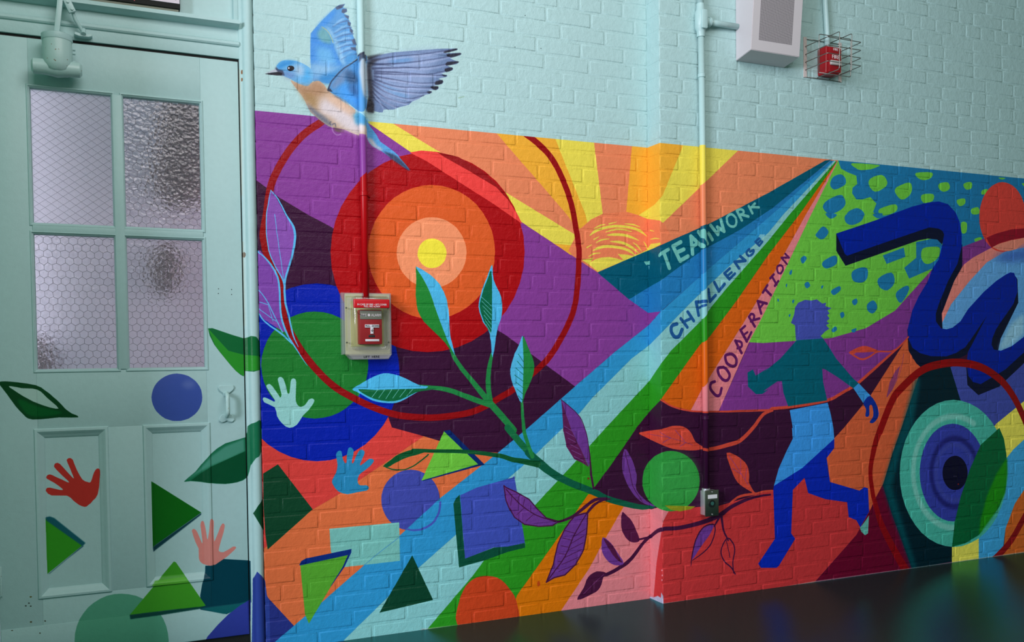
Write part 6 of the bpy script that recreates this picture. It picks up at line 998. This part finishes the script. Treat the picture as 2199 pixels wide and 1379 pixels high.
bm=prism(bmesh.new(),[(-.066,2.176),(-.050,2.171),(-.020,2.171),(-.008,2.176),(-.010,2.184),(-.028,2.182),(-.046,2.182),(-.062,2.186)],-.010,.015,.002); tube(bm,[(-.036,-.016,2.178),(-.036,-.004,2.196)],.008,10)
cpart('frame_bracket',bm)

# ------------------------------------------------------------------ exit sign on the ledge
sg=thing('exit_sign','white faced sign box with black edge standing on the ledge above the door','sign',(.07,.0,2.292)); bpy.context.view_layer.update()
fix(obj('housing',box(bmesh.new(),-.14,.273,-.020,.028,2.302,2.52,.002),'black',sg,auto=40),sg)
fix(obj('face',box(bmesh.new(),-.13,.271,-.0225,-.019,2.319,2.51,.001),'sign_white',sg,auto=40),sg)
fix(obj('base_tray',box(bmesh.new(),-.135,.268,-.014,.026,2.2925,2.304,.001),'grey',sg,auto=40),sg)
fix(obj('test_lamp',tube(bmesh.new(),[(.125,-.0212,2.311),(.125,-.0195,2.311)],.002,10),'darkred',sg),sg)
fix(obj('screw',tube(bmesh.new(),[(.258,-.0238,2.333),(.258,-.0222,2.333)],.003,8),'grey',sg),sg)

# ------------------------------------------------------------------ dim shapes in the corridor behind the glass
def lump(name,label,cx,cy,cz,sx,sy,sz_,seed):
    bm=bmesh.new(); bmesh.ops.create_icosphere(bm,subdivisions=3,radius=1); r=random.Random(seed); ph=[r.uniform(0,6) for _ in range(6)]
    for v in bm.verts:
        f=1+.12*math.sin(v.co.x*3+ph[0])*math.cos(v.co.z*2.6+ph[1])+.08*math.sin(v.co.z*6+ph[2])
        v.co=Vector((v.co.x*sx*f+cx,v.co.y*sy+cy,v.co.z*sz_*f+cz))
    o=obj(name,bm,'smoke',smooth=True); o['label']=label; o['category']='shape'; return o
lump('dark_shape','large dark blur seen through the upper right hammered pane of the door',.340,.52,1.93,.140,.05,.26,1)
lump('dark_shape','narrow dark blur seen through the top of the lower right door pane',.240,.52,1.455,.056,.04,.10,2)
lump('dark_shape','small dark blur seen at the lower left corner of the lower left door pane',-.235,.52,1.075,.052,.04,.085,3)

# ------------------------------------------------------------------ conduits
def pipe_thing(name,label,loc): 
    t=thing(name,label,'conduit',loc); bpy.context.view_layer.update(); return t
pl=pipe_thing('conduit','thin vertical conduit running through the painted bird down to the pull station',(.917,-.022,1.30))
fix(obj('pipe',tube(bmesh.new(),[(.916,-.022,1.300),(.916,-.022,1.7),(.914,-.022,2.2),(.913,-.022,2.78)],.0135,18),'pipe_left',pl,smooth=True),pl)
def strap(par,x,y,z,r,mat,yw,side=1):
    bm=tube(bmesh.new(),[(x,y,z-.009),(x,y,z-.007),(x,y,z+.007),(x,y,z+.009)],[r,r+.0028,r+.0028,r],18); box(bm,x if side>0 else x-.030,x+.030 if side>0 else x,yw-.004,yw+.002,z-.009,z+.009,.001); tube(bm,[(x+side*.022,yw-.007,z),(x+side*.022,yw-.003,z)],.004,8)
    return fix(obj('strap',bm,mat,par,auto=40),par)
strap(pl,.916,-.022,1.700,.0135,'pipe_left',0,1)
pr=pipe_thing('conduit','tall vertical conduit painted with the mural colours ending at the steel outlet box',(2.398,-.120,.48))
YR=-.120
fix(obj('pipe',tube(bmesh.new(),[(2.402,YR,.478),(2.400,YR,1.0),(2.394,YR,1.8),(2.387,YR,2.455)],.0138,18),'pipe_right',pr,smooth=True),pr)
fix(obj('upper_pipe',tube(bmesh.new(),[(2.384,YR,2.575),(2.381,YR,3.08)],.0138,18),'pipe_right',pr,smooth=True),pr)
bm=tube(bmesh.new(),[(2.386,YR,2.445),(2.386,YR,2.450),(2.386,YR,2.470),(2.386,YR,2.482),(2.386,YR,2.548),(2.385,YR,2.560),(2.385,YR,2.580),(2.385,YR,2.586)],[.017,.0175,.0185,.026,.026,.0185,.0175,.017],20)
tube(bm,[(2.395,YR,2.512),(2.425,YR,2.514)],.018,16); tube(bm,[(2.424,YR,2.514),(2.434,YR,2.514)],.021,16)
fb=fix(obj('junction_fitting',bm,'mint',pr,auto=40),pr)
bm=box(bmesh.new(),2.372,2.403,-.151,-.140,2.474,2.556,.006); fix(obj('cover_plate',bm,'mint',pr,auto=40),pr)
fix(obj('side_pipe',tube(bmesh.new(),[(2.430,YR,2.514),(2.48,YR+.004,2.516),(2.591,-.1105,2.519)],.0130,16),'mint',pr,smooth=True),pr)
strap(pr,2.389,YR,2.280,.0138,'pipe_right',-DP,1); strap(pr,2.401,YR,.800,.0138,'pipe_right',-DP,1)
p3=pipe_thing('conduit','short mint conduit coming down to the caged fire alarm horn',(3.10,-.112,2.49))
fix(obj('pipe',tube(bmesh.new(),[(3.098,-.112,2.470),(3.096,-.112,2.56),(3.088,-.112,2.66),(3.082,-.112,2.75),(3.080,-.112,3.08)],.0125,16),'mint',p3,smooth=True),p3)

# ------------------------------------------------------------------ steel outlet box
ob=thing('outlet_box','small steel outlet box with a round socket at the foot of the painted conduit','outlet',(2.42,-DP,.425)); bpy.context.view_layer.update()
fix(obj('box',box(bmesh.new(),2.386,2.454,-.133,-DP+.001,.372,.480,.004),'galv',ob,auto=40),ob)
fix(obj('cover_plate',box(bmesh.new(),2.384,2.456,-.138,-.132,.3675,.4835,.003),'steel',ob,auto=40),ob)
fix(obj('label',box(bmesh.new(),2.398,2.446,-.1392,-.1375,.446,.463),'label_white',ob),ob)
bm=tube(bmesh.new(),[(2.418,-.137,.424),(2.418,-.142,.424)],.0165,20); fix(obj('socket_ring',bm,'socket',ob,auto=40),ob)
fix(obj('socket_face',tube(bmesh.new(),[(2.418,-.141,.425),(2.418,-.1432,.425)],.0085,14),'contact',ob,auto=40),ob)
for z in (.4755,.3765): fix(obj('screw',tube(bmesh.new(),[(2.420,-.1395,z),(2.420,-.1375,z)],.003,8),'galv',ob),ob)
fix(obj('conduit_collar',tube(bmesh.new(),[(2.402,-.118,.478),(2.402,-.118,.490)],.018,14),'galv',ob,auto=40),ob)

# ------------------------------------------------------------------ loudspeaker
sp=thing('wall_speaker','white wall loudspeaker box with perforated grille and sloping front','speaker',(2.72,-DP,2.374)); bpy.context.view_layer.update()
bm=bmesh.new(); xa,xb=2.589,2.857
V=[bm.verts.new(c) for c in ((xa,-DP,2.374),(xb,-DP,2.374),(xb,-.200,2.392),(xa,-.200,2.392),(xa,-DP,2.86),(xb,-DP,2.86),(xb,-.243,2.84),(xa,-.243,2.84))]
for f in ((0,1,2,3),(4,7,6,5),(3,2,6,7),(0,3,7,4),(1,5,6,2),(0,4,5,1)): bm.faces.new([V[i] for i in f])
bmesh.ops.recalc_face_normals(bm,faces=bm.faces); bmesh.ops.bevel(bm,geom=list(bm.edges),offset=.002,segments=2,affect='EDGES')
fix(obj('cabinet',bm,'white',sp,auto=40),sp)
sl=(.243-.200)/(2.84-2.392); yf=lambda z:-.200-(z-2.392)*sl
bm=bmesh.new(); g0,g1,gx0,gx1=2.437,2.640,2.628,2.808
V=[bm.verts.new(c) for c in ((gx0,yf(g0)-.0008,g0),(gx1,yf(g0)-.0008,g0),(gx1,yf(g1)-.0008,g1),(gx0,yf(g1)-.0008,g1),(gx0,yf(g0)+.003,g0),(gx1,yf(g0)+.003,g0),(gx1,yf(g1)+.003,g1),(gx0,yf(g1)+.003,g1))]
for f in ((0,1,2,3),(4,7,6,5),(0,3,7,4),(1,5,6,2),(0,4,5,1),(3,2,6,7)): bm.faces.new([V[i] for i in f])
fix(obj('grille',bm,'grille',sp),sp)

# ------------------------------------------------------------------ fire alarm horn and its wire cage
hn=thing('fire_alarm_horn','red fire alarm horn with a strobe lens inside the wire cage','alarm',(3.09,-DP,2.355)); bpy.context.view_layer.update()
fix(obj('housing',box(bmesh.new(),3.050,3.132,-.155,-DP,2.356,2.482,.008,3),'darkred',hn,auto=40),hn)
fp=fix(obj('front_plate',box(bmesh.new(),3.060,3.130,-.166,-.150,2.362,2.474,.005,2),'darkred',hn,auto=40),hn)
fix(obj('strobe_lens',box(bmesh.new(),3.063,3.127,-.176,-.160,2.392,2.414,.005,2),'lens',hn,auto=40),hn)
text('lettering','FIRE','ink_white',fp,3.096,-.1668,2.430,.025,sx=.98); text('lettering','FIRE','ink_white',fp,3.096,-.1668,2.464,.016)
cg=thing('wire_guard','bent wire guard cage screwed over the red fire alarm horn','cage',(3.08,-DP,2.345)); bpy.context.view_layer.update()
x0,x1=2.978,3.186; yo=-.238
for x in (x0,x1):
    fix(obj('mounting_strip',box(bmesh.new(),x-.009,x+.009,-DP-.004,-DP,2.344,2.528,.001),'rust',cg),cg)
def wire(path): return fix(obj('wire',tube(bmesh.new(),arc(path,.008,3),.0019,7),'wire',cg,smooth=True),cg)
for z in (2.3795,2.4145,2.4495,2.4855): wire([(x0,-DP-.003,z-.002),(x0+.004,yo,z),(x1-.006,yo,z),(x1-.004,-DP-.003,z-.002)])
for x in (3.050,3.122): wire([(x,-DP-.003,2.517),(x,yo-.002,2.517),(x-.002,yo-.002,2.350),(x-.002,-DP-.003,2.350)])
wire([(x0+.002,-.186,2.342),(x0+.003,-.186,2.514),(3.168,-.186,2.514),(3.166,-.186,2.342),(x0+.002,-.186,2.342)])
for z in (2.347,2.520): wire([(x0,-DP-.0035,z),(x1,-DP-.0035,z)])

# ------------------------------------------------------------------ pull station under a clear cover
ps=thing('fire_alarm_pull_station','red fire alarm pull station under a clear plastic cover below the left conduit','alarm',(.917,0,1.085)); bpy.context.view_layer.update()
pp=lambda n,bm,mat,auto=40,par=None: fix(obj(n,bm,mat,par or ps,auto=auto),ps)
pp('back_plate',box(bmesh.new(),.838,1.012,-.016,.0,1.088,1.324,.004),'backplate')
pp('alarm_box',box(bmesh.new(),.884,.972,-.048,-.010,1.130,1.262,.005),'darkred')
ab=pp('name_band',box(bmesh.new(),.886,.970,-.051,-.045,1.225,1.258,.002),'grey'); 
text('lettering','FIRE ● ALARM','ink_white',ab,.928,-.0515,1.240,.0135,sx=.9)
ph=pp('pull_handle',box(bmesh.new(),.904,.959,-.053,-.046,1.1935,1.2055,.0015),'label_white'); pst=pp('pull_handle_stem',box(bmesh.new(),.925,.936,-.053,-.046,1.170,1.195,.001),'label_white')
text('lettering','PULL   DOWN','ink_black',ph,.9315,-.0536,1.1995,.0098,sx=.86); text('lettering','↓','ink_black',pst,.9305,-.0536,1.183,.016)
pp('keyhole',box(bmesh.new(),.918,.942,-.0495,-.046,1.157,1.166,.001),'ink_black'); pp('number_strip',box(bmesh.new(),.905,.959,-.0492,-.046,1.142,1.150,.0005),'label_white')
cv=pp('clear_cover',box(bmesh.new(),.856,.996,-.072,-.022,1.108,1.312,.012,3),'clear',30)
pp('rim',ringframe(bmesh.new(),.822,1.014,1.092,1.326,[(0,-.002),(.000,-.026),(.003,-.030),(.014,-.030),(.017,-.024),(.030,-.024),(.032,-.034)]),'rim',30)
bm=prism(bmesh.new(),[(.836,1.094),(1.006,1.094),(.992,1.073),(.852,1.073)],-.062,-.004,.003); bl=pp('bottom_lip',bm,'rim')
bm=box(bmesh.new(),.857,.995,-.0735,-.060,1.266,1.300,.004,3); hb=pp('hood_band',bm,'red')
text('lettering','IN CASE OF FIRE • LIFT COVER','ink_white',hb,.926,-.0742,1.279,.0098,sx=.85); text('lettering','PULL FIRE ALARM','ink_white',hb,.926,-.0742,1.2715,.0088,sx=.9)
text('lettering','LIFT  HERE','ink_black',bl,.924,-.0628,1.083,.012,sx=1.1)
for x in (.838,1.000):
    for z in (1.138,1.268): pp('screw',tube(bmesh.new(),[(x,-.0335,z),(x,-.0295,z)],[.0035,.003],10),'steel')
pp('seal_loop',tube(bmesh.new(),arc([(.868,-.055,1.262),(.876,-.055,1.246),(.890,-.055,1.240),(.905,-.055,1.240)],.006,3),.0007,5),'ink_black')
print('scene built')
